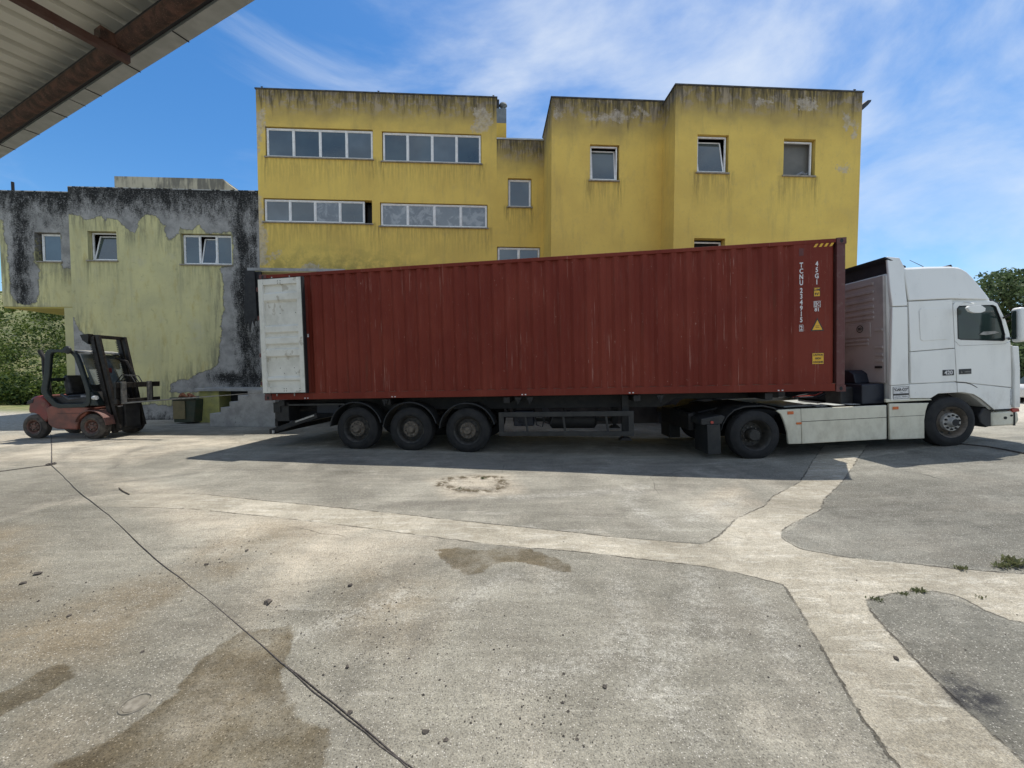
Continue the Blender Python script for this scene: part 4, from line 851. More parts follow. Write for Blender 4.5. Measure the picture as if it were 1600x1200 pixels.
m = MB(worn('plywood_floor', (.16, .11, .06), (.10, .07, .04), .8, sc=4)); m.box(.05, 12.1, .03, CW - .03, .13, .16); m.build('floor_panel', SC, smooth=0)
for y0, y1 in ((0, .06), (CW - .06, CW)):
    m = MB(M['container']); m.box(.178, 12.012, y0, y1, 2.812, 2.886); m.build('top_rail', SC, smooth=0, bevel=.006)
    m = MB(M['container']); m.box(.178, 12.012, y0, y1, .012, .155); m.build('bottom_rail', SC, smooth=0, bevel=.006)
for x0, x1 in ((0.0, .16), (12.03, 12.18)):
    for y0, y1 in ((-.002, .12), (CW - .12, CW + .002)):
        m = MB(M['red_casting']); m.box(x0 + .003, x1 - .003, y0 + .004, y1 - .004, .118, 2.778); m.build('corner_post', SC, smooth=0, bevel=.008)
        for z0 in (0, 2.778):
            m = MB([M['red_casting'], M['door_seal']]); m.box(x0 - .004, x1 + .012, y0 - .002, y1 + .02 if y0 < 1 else y1 + .002, z0, z0 + .118)
            xc = (x0 + x1) / 2 + .004; yo = y0 - .0045 if y0 < 1 else y1 + .0045
            m.mat(1).prism([(xc + .028 * math.cos(a) , z0 + .059 + .04 * math.sin(a)) for a in [2 * PI * k / 16 for k in range(16)]], yo, yo + (.004 if y0 < 1 else -.004)); m.build('corner_casting', SC, smooth=0, bevel=.004)
for xa in (.02, 12.05):
    m = MB(M['container']); m.box(xa, xa + .12, .12, CW - .12, .01, .15); m.build('sill_beam', SC, smooth=0)
    m = MB(M['container']); m.box(xa, xa + .12, .12, CW - .12, 2.78, 2.88); m.build('header_beam', SC, smooth=0)
def cdoor(y, s):
    "leaf folded right round against the side; s=-1 on the near side"
    A = lambda x: y + s * (.055 + .03 * (x - .05))
    d = MB(M['door_white'])
    def slab(x0, x1, z0, z1, t0, t1):
        vs = [(x0, A(x0) + s * t0, z0), (x1, A(x1) + s * t0, z0), (x1, A(x1) + s * t1, z0), (x0, A(x0) + s * t1, z0), (x0, A(x0) + s * t0, z1), (x1, A(x1) + s * t0, z1), (x1, A(x1) + s * t1, z1), (x0, A(x0) + s * t1, z1)]
        d.add(vs, [(0, 3, 2, 1), (4, 5, 6, 7), (0, 1, 5, 4), (1, 2, 6, 5), (2, 3, 7, 6), (3, 0, 4, 7)])
    slab(.06, .175, .18, 2.755, 0, .062); slab(1.03, 1.145, .18, 2.755, 0, .062); slab(.175, 1.03, .18, .31, 0, .05); slab(.175, 1.03, 2.63, 2.755, 0, .05)
    # horizontally corrugated inner panel
    prof = [(.31, .008), (.44, .008), (.47, .052), (.52, .052), (.56, .008), (.98, .008), (1.02, .052), (1.16, .052), (1.20, .008), (1.26, .008), (1.30, .052), (1.42, .052), (1.46, .008), (1.52, .008), (1.56, .052), (1.68, .052), (1.72, .008), (2.22, .008), (2.28, .052), (2.42, .052), (2.46, .008), (2.63, .008)]
    vs = []
    for zz, t in prof: vs += [(.175, A(.175) + s * t, zz), (1.03, A(1.03) + s * t, zz)]
    d.add(vs, [(2 * k, 2 * k + 1, 2 * k + 3, 2 * k + 2) for k in range(len(prof) - 1)])
    d.mats = d.mats + [M['chassis']]; r = d.mat(1)
    for x, z in ((.55, 2.70), (.62, 2.70), (.95, 2.70), (.55, 2.65), (.62, 2.65), (.60, .27), (.66, .27), (1.0, .27), (.6, .22), (.66, .22), (1.0, .22), (.60, .62), (.9, .62), (.5, .74), (.86, .74), (.94, 1.1), (.62, 1.1), (.56, 1.98), (.95, 1.98)):
        base = .05 if z < .31 or z > 2.63 else .02
        r.add([(x + .009 * math.cos(q), A(x) + s * (base + e), z + .009 * math.sin(q)) for e in (-.001, .004) for q in [PI * k / 4 for k in range(8)]], [tuple(range(8)), tuple(range(8, 16))[::-1]] + [(k, (k + 1) % 8, (k + 1) % 8 + 8, k + 8) for k in range(8)])
    o = d.build('door', SC, smooth=0)
    g = MB(M['door_seal'])
    for a, b in ((1.147, 1.175),): g.prism_axis([(a, A(a) + s * -.02), (b, A(b) + s * -.02), (b, A(b) + s * .07), (a, A(a) + s * .07)], .17, 2.77, 'z')
    g.box(.06, 1.145, A(.6) + s * .03 - .004, A(.6) + s * .03 + .004, 2.757, 2.775); g.box(.06, 1.145, A(.6) - .01, A(.6) + .01, .160, .178)
    g.build('door_seal', o, smooth=0)
    for z in (.35, 1.0, 1.85, 2.5):
        h = MB(M['red_casting']); h.box(-.015, .075, A(.03) - .03, A(.03) + .03, z, z + .09); h.build('hinge', o, smooth=0)
    for xx in (.35, .8):
        k = MB(M['steelwhite']); k.tube([(xx, A(xx) + s * -.022, .1), (xx, A(xx) + s * -.022, 2.82)], .012, 8); k.build('locking_bar', o)
cdoor(-.002, -1); cdoor(CW + .002, 1)
m = MB(M['lampglass']); m.box(1.19, 1.215, -.075, -.055, 1.42, 1.49); m.build('door_latch', SC, smooth=0)
# markings on the smooth end panel
fy = .0055
def stack(chars, x, z0, z1, size, sx=.8):
    n = len(chars); st = (z1 - z0) / n; return [(c, size, x, z0 + st * (k + .5), fy, sx) for k, c in enumerate(chars)]
SZ = .128
join_text('lettering', stack('TCNU', 11.42, 2.475, 2.03, SZ, .74), M['lettering'], SC)
join_text('lettering', stack('234915', 11.42, 1.995, 1.325, SZ, .74), M['lettering'], SC)
join_text('lettering', [('2', .125, 11.42, 1.225, fy, .7)], M['lettering'], SC)
m = MB(M['lettering'])
for a, b, c, d in ((11.385, 11.455, 1.285, 1.291), (11.385, 11.455, 1.165, 1.171), (11.385, 11.391, 1.171, 1.285), (11.449, 11.455, 1.171, 1.285)): m.box(a, b, .004, .0065, c, d)
m.build('check_digit_box', SC, smooth=0)
join_text('lettering', stack('45G1', 11.69, 2.485, 2.03, SZ, .74), M['lettering'], SC)
def sticker(x0, x1, z0, z1, lines, size, mat='yellow_sticker'):
    e = MB(M['blacktext']); e.box(x0 - .006, x1 + .006, .004, .0068, z0 - .006, z1 + .006); o = e.build('sticker', SC, smooth=0)
    f = MB(M[mat]); f.box(x0, x1, .0022, .0045, z0, z1); f.build('sticker_face', o, smooth=0)
    n = len(lines); st = (z1 - z0) / n
    for k, (l, sx) in enumerate(lines): text('lettering', l, size, (x0 + x1) / 2, z1 - st * (k + .5), .0012, M['blacktext'], o, sx=sx)
sticker(11.642, 11.740, 1.822, 1.98, [('2.9M', .8), ("9'6\"", .8)], .062)
sticker(11.615, 11.809, .535, .741, [('CAUTION', .72), ('HIGH', .8), ('CONTAINER', .60)], .052)
m = MB(M['lettering'])
for a, b, c, d in ((11.638, 11.755, 1.722, 1.73), (11.638, 11.755, 1.612, 1.62), (11.638, 11.646, 1.62, 1.722), (11.747, 11.755, 1.62, 1.722), (11.652, 11.690, 1.626, 1.716)): m.box(a, b, .004, .0065, c, d)
m.build('check_mark_box', SC, smooth=0)
text('lettering', 'i', .10, 11.672, 1.67, .003, M['container'], SC, sx=.8); text('lettering', 'C', .085, 11.719, 1.668, fy, M['lettering'], SC, sx=.7)
text('lettering', '81', .085, 11.695, 1.565, fy, M['lettering'], SC, sx=1.05)
m = MB(M['blacktext']); m.prism([(11.583, 1.165), (11.815, 1.165), (11.70, 1.415)], .004, .0068); o = m.build('warning_triangle', SC, smooth=0)
m = MB(M['yellow_sticker']); m.prism([(11.612, 1.183), (11.787, 1.183), (11.70, 1.372)], .0022, .0045); m.build('sticker_face', o, smooth=0)
for z in (1.225, 1.255): m = MB(M['blacktext']); m.box(11.668, 11.732, .001, .0024, z, z + .008); m.build('warning_line', o, smooth=0)
m = MB(M['yellow_sticker'])
for k in range(4): x = 11.63 + k * .09; m.prism([(x, 2.745), (x + .045, 2.745), (x + .085, 2.808), (x + .04, 2.808)], .003, .0062)
m.build('hazard_stripes', SC, smooth=0)
# ghost of an older panel number
m = MB(worn('darker_red_patch', (.10, .022, .018), (.13, .03, .025), .6, sc=8)); m.box(11.38, 11.46, .0045, .0068, 2.60, 2.74); m.build('paint_patch', SC, smooth=0)
for x in (1.0, 3.1, 6.0, 8.2, 11.0):
    for dx in (0, .07): m = MB(M['lettering']); m.box(x + dx, x + dx + .03, -.0025, .0005, .03, .052); m.build('reflector_dot', SC, smooth=0)

# ------------------------------------------------------------------ trailer
TR = Thing('semi_trailer', 'black three axle container trailer with curved mudguards under the red container', 'trailer', (4, CW / 2, -1.1), CF)
m = MB(M['chassis'])
for y in (.75, 1.6): m.box(.25, 9.0, y, y + .12, -.33, -.02); m.prism([(9.0, -.33), (9.0, -.02), (11.4, -.02), (11.4, -.16), (9.3, -.16)], y, y + .12)
for x in (.3, 2.9, 5.6, 8.3, 10.8): m.box(x, x + .14, .06, CW - .06, -.14, -.012)
m.box(.12, .3, .1, CW - .1, -.30, -.06)
m.build('frame', TR, smooth=0, bevel=.008)
for wx, wz in ((2.235, -.672), (3.504, -.692), (4.797, -.727)):
    wz = wz
    m = MB(M['chassis']); m.tube([(wx, .3, wz), (wx, CW - .3, wz)], .07, 12); m.build('axle', TR)
    wheel(TR, wx, 0.0, wz, .49, .34, 'trail'); wheel(TR, wx, CW, wz, .49, .34, 'trail', side=1)
    for y0, y1 in ((-.01, .36), (CW - .36, CW + .01)):
        g = MB(M['guard']); R0 = .575; vs = []; N_ = 22; a0, a1 = rad(12), rad(176)
        for k in range(N_ + 1):
            a = a0 + (a1 - a0) * k / N_; ca, sa = math.cos(a), math.sin(a)
            for rr_, yy in ((R0, y0), (R0 + .012, y0), (R0 + .012, y1), (R0, y1)): vs.append((wx + 1.06 * rr_ * ca, yy, wz + .02 + rr_ * sa))
        fs = []
        for k in range(N_):
            for j in range(4): b = k * 4; fs.append((b + j, b + (j + 1) % 4, b + 4 + (j + 1) % 4, b + 4 + j))
        g.add(vs, fs)
        rim_ = []
        for k in range(N_ + 1): a = a0 + (a1 - a0) * k / N_; rim_.append((wx + 1.06 * (R0 + .005) * math.cos(a), y0, wz + .02 + (R0 + .005) * math.sin(a)))
        g.tube(rim_, .014, 6); g.build('mudguard', TR)
# side guard
for ysg in (.04, CW - .09):
    m = MB(M['guard']); m.box(5.49, 8.30, ysg, ysg + .04, -.44, -.335); m.box(5.49, 8.30, ysg, ysg + .04, -.85, -.755)
    m.box(5.49, 5.60, ysg + .002, ysg + .05, -.76, -.43); m.box(8.19, 8.30, ysg + .002, ysg + .05, -.76, -.43)
    for x in (6.1, 6.9, 7.78): m.beam((x, ysg + .03, -.78), (x - .04, ysg + .03, -.38), .045, .03, (0, 1, 0))
    m.build('side_guard', TR, smooth=0, bevel=.006)
    for x in (5.75, 6.95, 8.0):
        b = MB(M['chassis']); b.box(x, x + .05, ysg + .05, ysg + .62 if ysg < 1 else ysg - .5, -.42, -.37); b.build('guard_bracket', TR, smooth=0)
m = MB(M['chassis']); m.tube([(6.55, .75, -.62), (6.6, .75, -.62), (7.55, .75, -.62), (7.6, .75, -.62)], [.10, .17, .17, .10], 18); m.build('air_tank', TR)
m = MB(M['navy']); m.box(5.75, 6.2, .5, .8, -.7, -.36); m.build('brake_valve_box', TR, smooth=0, bevel=.02)
for k, (xa, za) in enumerate(((6.2, -.66), (6.38, -.6), (5.8, -.6))):
    m = MB(M['black']); m.tube([(xa, .4, -.38), (xa + .08, .38, za), (xa + .2, .4, za - .05), (xa + .28, .42, -.4)], .014, 7); m.build('air_hose', TR)
for y in (.28, CW - .40):
    m = MB(M['chassis']); m.box(8.10, 8.24, y, y + .12, -.86, -.02); m.box(8.13, 8.21, y + .02, y + .10, -.93, -.86); m.prism([(8.03, -.985), (8.31, -.985), (8.25, -.93), (8.09, -.93)], y - .04, y + .18); m.build('landing_leg', TR, smooth=0, bevel=.006)
# rear: folded underrun bar, lamp board, blue box
m = MB(M['chassis']); m.beam((.13, .05, -.72), (1.28, .05, -.36), .08, .11); m.beam((.13, CW - .05, -.72), (1.28, CW - .05, -.36), .08, .11); m.beam((.14, -.02, -.72), (.14, CW + .02, -.72), .10, .12)
m.box(.14, .5, .12, .5, -.5, -.06); m.build('underrun_bar', TR, smooth=0, bevel=.006)
m = MB(M['steelwhite']); m.beam((.75, .0, -.50), (1.22, .0, -.355), .01, .035); m.build('reflective_strip', TR, smooth=0)
m = MB(M['steelwhite']); m.box(.17, .21, -.035, .0, -.765, -.69); m.build('bar_end_cap', TR, smooth=0)
m = MB(M['chassis']); m.box(.13, .20, .12, .52, -.62, -.44); m.build('lamp_board', TR, smooth=0)
m = MB(M['red_lens']); m.box(.10, .13, .16, .48, -.60, -.46); m.build('tail_lamp', TR, smooth=0)
m = MB(M['navy']); m.box(.98, 1.55, .45, .95, -.36, -.12); m.build('tool_box', TR, smooth=0, bevel=.015)
m = MB(M['guard']); m.box(.3, 1.9, .12, .16, -.14, -.10); m.build('light_rail', TR, smooth=0)
for x in (2.86, 5.85, 6.1, 8.75):
    m = MB(M['chassis']); m.prism([(x, -.02), (x + .14, -.02), (x + .10, -.12), (x + .04, -.12)], .02, .10); m.tube([(x + .07, .0, -.05), (x + .07, .0, -.16)], .012, 6); m.build('twist_lock', TR, smooth=0)

# ------------------------------------------------------------------ tractor unit
yw2 = rad(-.5); tl2 = rad(3.0)
TD = (math.cos(yw2) * math.cos(tl2), math.sin(yw2) * math.cos(tl2), math.sin(tl2)); TU = (-math.sin(tl2) * math.cos(yw2), -math.sin(tl2) * math.sin(yw2), math.cos(tl2))
TF = frame((4.79, 7.54, .033), TD, TU); TW = 2.49
TK = Thing('tractor_unit', 'dirty white high roofed tractor unit coupled to the container trailer', 'truck', (2.5, TW / 2, 0), TF)
def inset_y(z): return max(0.0, z - 2.85) * .10
cabprof = [(2.74, 1.02), (2.74, 3.5), (3.06, 3.61), (3.5, 3.61), (4.0, 3.59), (4.16, 3.56), (4.28, 3.48), (4.38, 3.37), (4.50, 3.18), (4.62, 2.98), (4.70, 2.84), (4.86, 2.56), (5.01, 2.26), (5.10, 1.95), (5.17, 1.5), (5.19, 1.1), (5.19, .72), (4.66, .72), (4.56, .82), (4.42, .95), (4.28, 1.05), (4.06, 1.10), (3.6, 1.10), (3.46, 1.02)]
def cab():
    n = len(cabprof); vs = []; fs = []
    ins = .035
    def yoff(x, z): # plan taper at the nose and tumblehome above the belt
        return ins + inset_y(z) + max(0, x - 4.75) ** 2 * .55
    for x, z in cabprof: vs.append((x, yoff(x, z), z))
    for x, z in cabprof: vs.append((x, TW - yoff(x, z), z))
    fs = [tuple(range(n)), tuple(range(2 * n - 1, n - 1, -1))]
    for i in range(n): fs.append((i, i + n, (i + 1) % n + n, (i + 1) % n))
    m = MB(M['cab_white']); m.add(vs, fs); return m.build('cab_body', TK, bevel=.05, seg=3, smooth=40)
cab_body = cab()
def skin(name, poly, mat, y0=-.002, y1=None, parent=None, bevel=.006, taper=True):
    "panel lying on the cab side, following its inward lean"
    m = MB(M[mat] if isinstance(mat, str) else mat); n = len(poly)
    off = lambda x, z: (inset_y(z) + max(0, x - 4.75) ** 2 * .55) if taper else 0
    y1 = .04 if y1 is None else y1
    vs = [(x, y0 + off(x, z), z) for x, z in poly] + [(x, y1 + off(x, z), z) for x, z in poly]
    m.add(vs, [tuple(range(n)), tuple(range(2 * n - 1, n - 1, -1))] + [(i, i + n, (i + 1) % n + n, (i + 1) % n) for i in range(n)])
    return m.build(name, parent or TK, bevel=bevel, smooth=40)
def subdiv_line(a, b, n): return [(a[0] + (b[0] - a[0]) * k / n, a[1] + (b[1] - a[1]) * k / n) for k in range(n)]
# window opening in the door: panel built as a ring of quads
win = [(3.985, 2.16), (3.975, 2.74), (4.02, 2.79), (4.66, 2.775), (4.72, 2.74), (4.83, 2.46), (4.905, 2.20), (4.90, 2.09), (4.86, 2.07), (4.05, 2.135)]
def ring(name, outer, inner, mat, y0, y1, parent=None):
    m = MB(M[mat]); n = len(outer); off = lambda x, z: inset_y(z) + max(0, x - 4.75) ** 2 * .55
    vs = []
    for y in (y0, y1):
        for P_ in (outer, inner): vs += [(x, y + off(x, z), z) for x, z in P_]
    fs = []
    for i in range(n):
        j = (i + 1) % n; fs += [(i, j, n + j, n + i), (2 * n + i, 3 * n + i, 3 * n + j, 2 * n + j), (i, 2 * n + i, 2 * n + j, j), (n + i, n + j, 3 * n + j, 3 * n + i)]
    m.add(vs, fs); return m.build(name, parent or TK, smooth=30, bevel=.004)
scale_in = lambda P_, k: [(4.42 + (x - 4.42) * k, 2.44 + (z - 2.44) * k) for x, z in P_]
outer_w = [(3.925, 2.13), (3.905, 2.80), (3.94, 2.865), (4.66, 2.85), (4.745, 2.80), (4.93, 2.46), (5.035, 2.20), (5.06, 2.06), (4.88, 2.015), (4.02, 2.02)]
door_up = ring('door', outer_w, win, 'cab_white', -.004, .04)
skin('door_panel', [(3.93, 2.115), (4.02, 2.017), (4.88, 2.012), (5.062, 2.05), (5.095, 1.9), (5.105, 1.5), (5.10, 1.15), (4.6, 1.225), (4.36, 1.262), (4.15, 1.30), (3.965, 1.325), (3.95, 1.7)], 'cab_white', parent=None)
m = MB(M['cab_glass']); off = lambda x, z: inset_y(z) + max(0, x - 4.75) ** 2 * .55
m.add([(x, .018 + off(x, z), z) for x, z in win], [tuple(range(len(win)))]); m.build('side_window', TK, smooth=0)
ring('window_seal', scale_in(win, 1.012), scale_in(win, .965), 'door_seal', -.007, .022)
skin('door_mirror_glimpse', [(4.42, 2.22), (4.50, 2.27), (4.72, 2.27), (4.80, 2.24), (4.72, 2.22), (4.55, 2.20)], 'steelwhite', y0=.012, y1=.017, bevel=0)
skin('sleeper_panel', [(3.075, 1.96), (3.06, 2.925), (3.895, 2.92), (3.905, 2.5), (3.925, 1.985)], 'cab_white')
skin('sleeper_emboss', [(3.265, 2.19), (3.25, 2.74), (3.29, 2.785), (3.78, 2.76), (3.822, 2.72), (3.83, 2.22), (3.79, 2.16), (3.31, 2.15)], 'cab_white', y0=-.007, y1=.0, bevel=.004)
skin('sleeper_locker', [(3.075, 1.335), (3.075, 1.945), (3.926, 1.97), (3.952, 1.335), (3.5, 1.33)], 'cab_white')
skin('roof_side_panel', [(3.07, 2.945), (3.05, 3.57), (3.5, 3.575), (4.0, 3.555), (4.15, 3.52), (4.25, 3.45), (4.34, 3.34), (4.46, 3.16), (4.57, 2.98), (4.63, 2.88), (3.9, 2.94)], 'cab_white', y0=.004, bevel=.02)
skin('lower_side_panel', [(3.055, 1.045), (3.05, 1.318), (3.5, 1.318), (3.955, 1.312), (3.965, 1.112), (3.6, 1.112), (3.46, 1.03)], 'cab_white')
skin('wing_panel', [(3.975, 1.112), (3.972, 1.312), (4.15, 1.288), (4.36, 1.248), (4.6, 1.21), (5.09, 1.14), (5.09, .73), (4.69, .73), (4.57, .84), (4.43, .965), (4.28, 1.065), (4.06, 1.112)], 'cab_white')
skin('crease_moulding', [(3.97, 1.318), (4.15, 1.296), (4.25, 1.262), (4.36, 1.19), (4.345, 1.185), (4.24, 1.25), (4.14, 1.283), (3.97, 1.305)], 'door_seal', y0=-.004, bevel=0)
skin('front_corner_panel', [(5.075, 1.98), (5.10, 1.96), (5.20, 1.95), (5.225, 1.5), (5.225, 1.1), (5.225, .75), (5.11, .75), (5.12, 1.5)], 'cab_white', y0=.03, y1=.2, taper=False, bevel=.03)
skin('indicator_lamp', [(5.06, .80), (5.06, 1.12), (5.12, 1.12), (5.13, .80)], 'lampglass', y0=-.005 , y1=.06, bevel=.01)
skin('corner_lamp', [(5.075, .66), (5.07, .735), (5.2, .74), (5.215, .67)], 'red_lens', y0=.03, y1=.12, taper=False, bevel=.01)
skin('front_step_vent', [(4.69, .715), (4.69, .745), (5.03, .735), (5.03, .705)], 'door_seal', y0=-.005, y1=.05, bevel=0)
# bumper and step
m = MB(M['skirt_white']); m.prism([(4.68, .69), (5.1, .69), (5.2, .66), (5.22, .5), (5.16, .40), (4.68, .40)], .04, TW - .04); bp = m.build('bumper', TK, bevel=.035, seg=3)
skin('bumper_joint', [(5.10, .66), (5.125, .66), (5.13, .40), (5.10, .40)], 'door_seal', y0=.032, y1=.05, bevel=0, taper=False)
for x, z, r_ in ((4.94, .56, .028), (5.06, .60, .02)):
    m = MB(M['door_seal']); m.prism([(x + r_ * math.cos(a), z + r_ * math.sin(a)) for a in [PI * k / 6 for k in range(12)]], .030, .05); m.build('bumper_socket', bp, smooth=0)
m = MB(M['black']); m.prism([(4.55, .78), (4.75, .70), (4.70, .41), (4.60, .38), (4.48, .48), (4.46, .62)], .06, .5); m.build('step_well', TK, bevel=.02)
# windscreen, visor, grille at the nose
m = MB(M['cab_glass']); m.add([(4.735, .22, 2.82), (4.735, TW - .22, 2.82), (5.118, TW - .24, 2.0), (5.118, .24, 2.0)], [(0, 1, 2, 3)]); m.build('windscreen', TK, smooth=0)
m = MB(M['black']); m.prism([(4.66, 2.98), (4.95, 2.82), (4.97, 2.75), (4.72, 2.88)], .12, TW - .12); m.build('sun_visor', TK, bevel=.02)
m = MB(M['black']); m.box(5.192, 5.215, .5, TW - .5, 1.0, 1.75); m.build('grille', TK, smooth=0)
for y in (.18, TW - .5): m = MB(M['lampglass']); m.box(5.192, 5.225, y, y + .32, .75, .95); m.build('headlight', TK, smooth=0, bevel=.02)
# mirrors
for sgn, yb in ((-1, 0), (1, TW)):
    m = MB(M['cab_white']); y0 = yb + sgn * .12; y1 = yb + sgn * .30
    m.prism_axis([(4.81, min(y0, y1)), (4.93, min(y0, y1)), (4.96, max(y0, y1)), (4.84, max(y0, y1))] if sgn < 0 else [(4.84, min(y0, y1)), (4.96, min(y0, y1)), (4.93, max(y0, y1)), (4.81, max(y0, y1))], 2.03, 2.68, 'z'); o = m.build('mirror', TK, bevel=.05, seg=4)
    g = MB(M['cab_glass']); g.add([(4.803, y1 - sgn * .06, 2.09), (4.833, y0 + sgn * .03, 2.09), (4.833, y0 + sgn * .03, 2.62), (4.803, y1 - sgn * .06, 2.62)], [(0, 1, 2, 3)]); g.build('mirror_glass', o, smooth=0)
    g = MB(M['black']); g.tube([(5.02, yb + sgn * -.03, 2.12), (4.82, y0, 2.10)], .02, 8); g.build('mirror_arm', o); g = MB(M['black']); g.tube([(4.90, yb + sgn * -.05, 2.50), (4.82, y0, 2.56)], .018, 8); g.build('mirror_arm', o)
m = MB(M['cab_white']); m.tube([(4.12, -.01, 2.86), (4.12, -.16, 2.80)], .012, 8); m.prism([(3.95, 2.73), (4.0, 2.655), (4.08, 2.625), (4.2, 2.62), (4.28, 2.645), (4.29, 2.70), (4.2, 2.765), (3.99, 2.765)], -.20, -.15); m.build('kerb_mirror', TK, bevel=.02, seg=3)
# side fairing behind the cab, each side, upper and lower part
for sgn, yb in ((-1, 0), (1, TW)):
    e = yb + (.0 if sgn < 0 else -.05)
    m = MB(M['cab_white']); m.prism([(2.685, 1.315), (2.745, 2.835), (3.035, 2.832), (3.035, 1.32)], e, e + .05); m.build('side_fairing', TK, bevel=.012)
    m = MB(M['cab_white']); vs = []
    pf = [(2.745, 2.85), (2.74, 3.15), (2.755, 3.835), (2.99, 3.80), (3.065, 3.60), (3.04, 3.4), (3.035, 2.848)]
    ins_ = lambda z: max(0, z - 2.85) * .10
    for yy in (0, .05): vs += [(x, (yb - sgn * (ins_(z) + yy)), z) for x, z in pf]
    n = len(pf); m.add(vs, [tuple(range(n)), tuple(range(2 * n - 1, n - 1, -1))] + [(i, i + n, (i + 1) % n + n, (i + 1) % n) for i in range(n)]); m.build('upper_fairing', TK, bevel=.012)
# rear wall: pressed ribs
m = MB(M['cab_rear']); m.box(2.68, 2.735, .12, TW - .12, 1.36, 3.48)
m.build('rear_wall', TK, smooth=0, bevel=.01)
rw = MB(M['cab_rear'])
for z in (3.34, 3.18, 3.02, 2.88, 2.76, 2.66): rw.box(2.664, 2.682, .32, TW - .14, z, z + .055)
for z in (2.22, 2.14): rw.box(2.664, 2.682, .45, TW - .14, z, z + .045)
for z in (2.40, 2.05, 1.9, 1.78): rw.box(2.664, 2.682, .14, .30, z, z + .05)
rw.box(2.668, 2.682, .40, TW - .2, 2.30, 2.60)
rw.build('pressed_ribs', TK, smooth=0, bevel=.006)
m = MB(M['blacktext']); C0 = (.62, 2.48)
prof_c = []; 
for k in range(24):
    a = 2 * PI * k / 24; b = 2 * PI * (k + 1) / 24
    v = [(2.655, C0[0] + r_ * math.cos(q), C0[1] + r_ * math.sin(q)) for q in (a, b) for r_ in (.062, .078)]; m.add(v, [(0, 1, 3, 2)])
ro = m.build('speed_disc', TK, smooth=0)
tx = text('lettering', '80', .085, 0, 0, 0, M['blacktext'], TK); tx.data.transform(Matrix.Translation((2.656, C0[0], C0[1])) @ Matrix.Rotation(-PI / 2, 4, 'Z'))
m = MB(M['black']); m.box(2.655, 2.68, .16, .30, 1.655, 1.70); m.build('rear_lamp', TK, smooth=0)
m = MB(M['gap']); m.box(2.80, 2.83, .1, TW - .1, 3.44, 3.80); m.add([(2.70, .09, 3.80), (2.70, TW - .09, 3.80), (3.1, TW - .09, 3.60), (3.1, .09, 3.60), (2.70, .09, 3.83), (2.70, TW - .09, 3.83), (3.1, TW - .09, 3.63), (3.1, .09, 3.63)], [(0, 1, 2, 3), (7, 6, 5, 4), (0, 4, 5, 1), (1, 5, 6, 2), (2, 6, 7, 3), (3, 7, 4, 0)]); m.build('roof_deflector', TK, smooth=0)
m = MB(M['navy']); m.box(2.25, 2.7, .14, TW - .14, .95, 1.35); m.prism_axis([(.45, 1.35), (TW - .14, 1.35), (TW - .14, 1.62), (.62, 1.62), (.5, 1.55)], 2.4, 2.72, 'x'); m.build('rear_tank_box', TK, smooth=0, bevel=.02)
# antenna and roof marker
m = MB(M['black']); m.tube([(3.80, .35, 3.57), (3.70, .35, 3.66), (3.45, .36, 3.80)], [.008, .006, .004], 6); m.build('antenna', TK)
m = MB(M['black']); m.prism([(4.12, 3.50), (4.12, 3.60), (4.06, 3.62), (4.22, 3.66), (4.26, 3.58), (4.22, 3.46)], .30, .48); m.build('roof_marker_lamp', TK, bevel=.01)
# plaque, badges
m = MB(M['lettering']); m.prism([(2.72, 1.045), (2.715, 1.285), (3.03, 1.285), (3.03, 1.045)], -.006, -.001); pq = m.build('name_plate', TK, smooth=0)
m = MB(M['cab_white']); m.prism([(2.69, 1.02), (2.69, 1.308), (3.045, 1.308), (3.045, 1.02)], .0, .04); m.build('plate_panel', TK, smooth=0)
text('lettering', '"CAR-CO"', .070, 2.875, 1.225, -.008, M['blacktext'], pq, sx=.88)
m = MB(M['blacktext']); m.box(2.725, 3.025, -.009, -.006, 1.115, 1.150)
for a, b, c, d in ((2.72, 3.03, 1.279, 1.285), (2.72, 3.03, 1.045, 1.051), (2.72, 2.726, 1.05, 1.28), (3.024, 3.03, 1.05, 1.28), (2.86, 2.91, 1.172, 1.178), (2.75, 2.86, 1.08, 1.087), (2.89, 3.0, 1.083, 1.09)): m.box(a, b, -.0085, -.006, c, d)
m.build('plate_rules', pq, smooth=0)
m = MB(M['blacktext']); m.box(3.685, 3.90, -.011, -.002, 1.455, 1.565); o = m.build('badge', TK, smooth=0, bevel=.004); text('lettering', '420', .105, 3.792, 1.508, -.0125, M['lettering'], o, sx=1.0)
m = MB(M['blacktext']); m.box(4.0, 4.235, -.011, -.002, 1.465, 1.565); o = m.build('badge', TK, smooth=0, bevel=.004)
m = MB(M['forksteel']); m.box(4.10, 4.215, -.013, -.011, 1.498, 1.515); m.prism([(4.03, 1.49), (4.045, 1.53), (4.06, 1.49)], -.013, -.011); m.build('badge_marks', o, smooth=0)
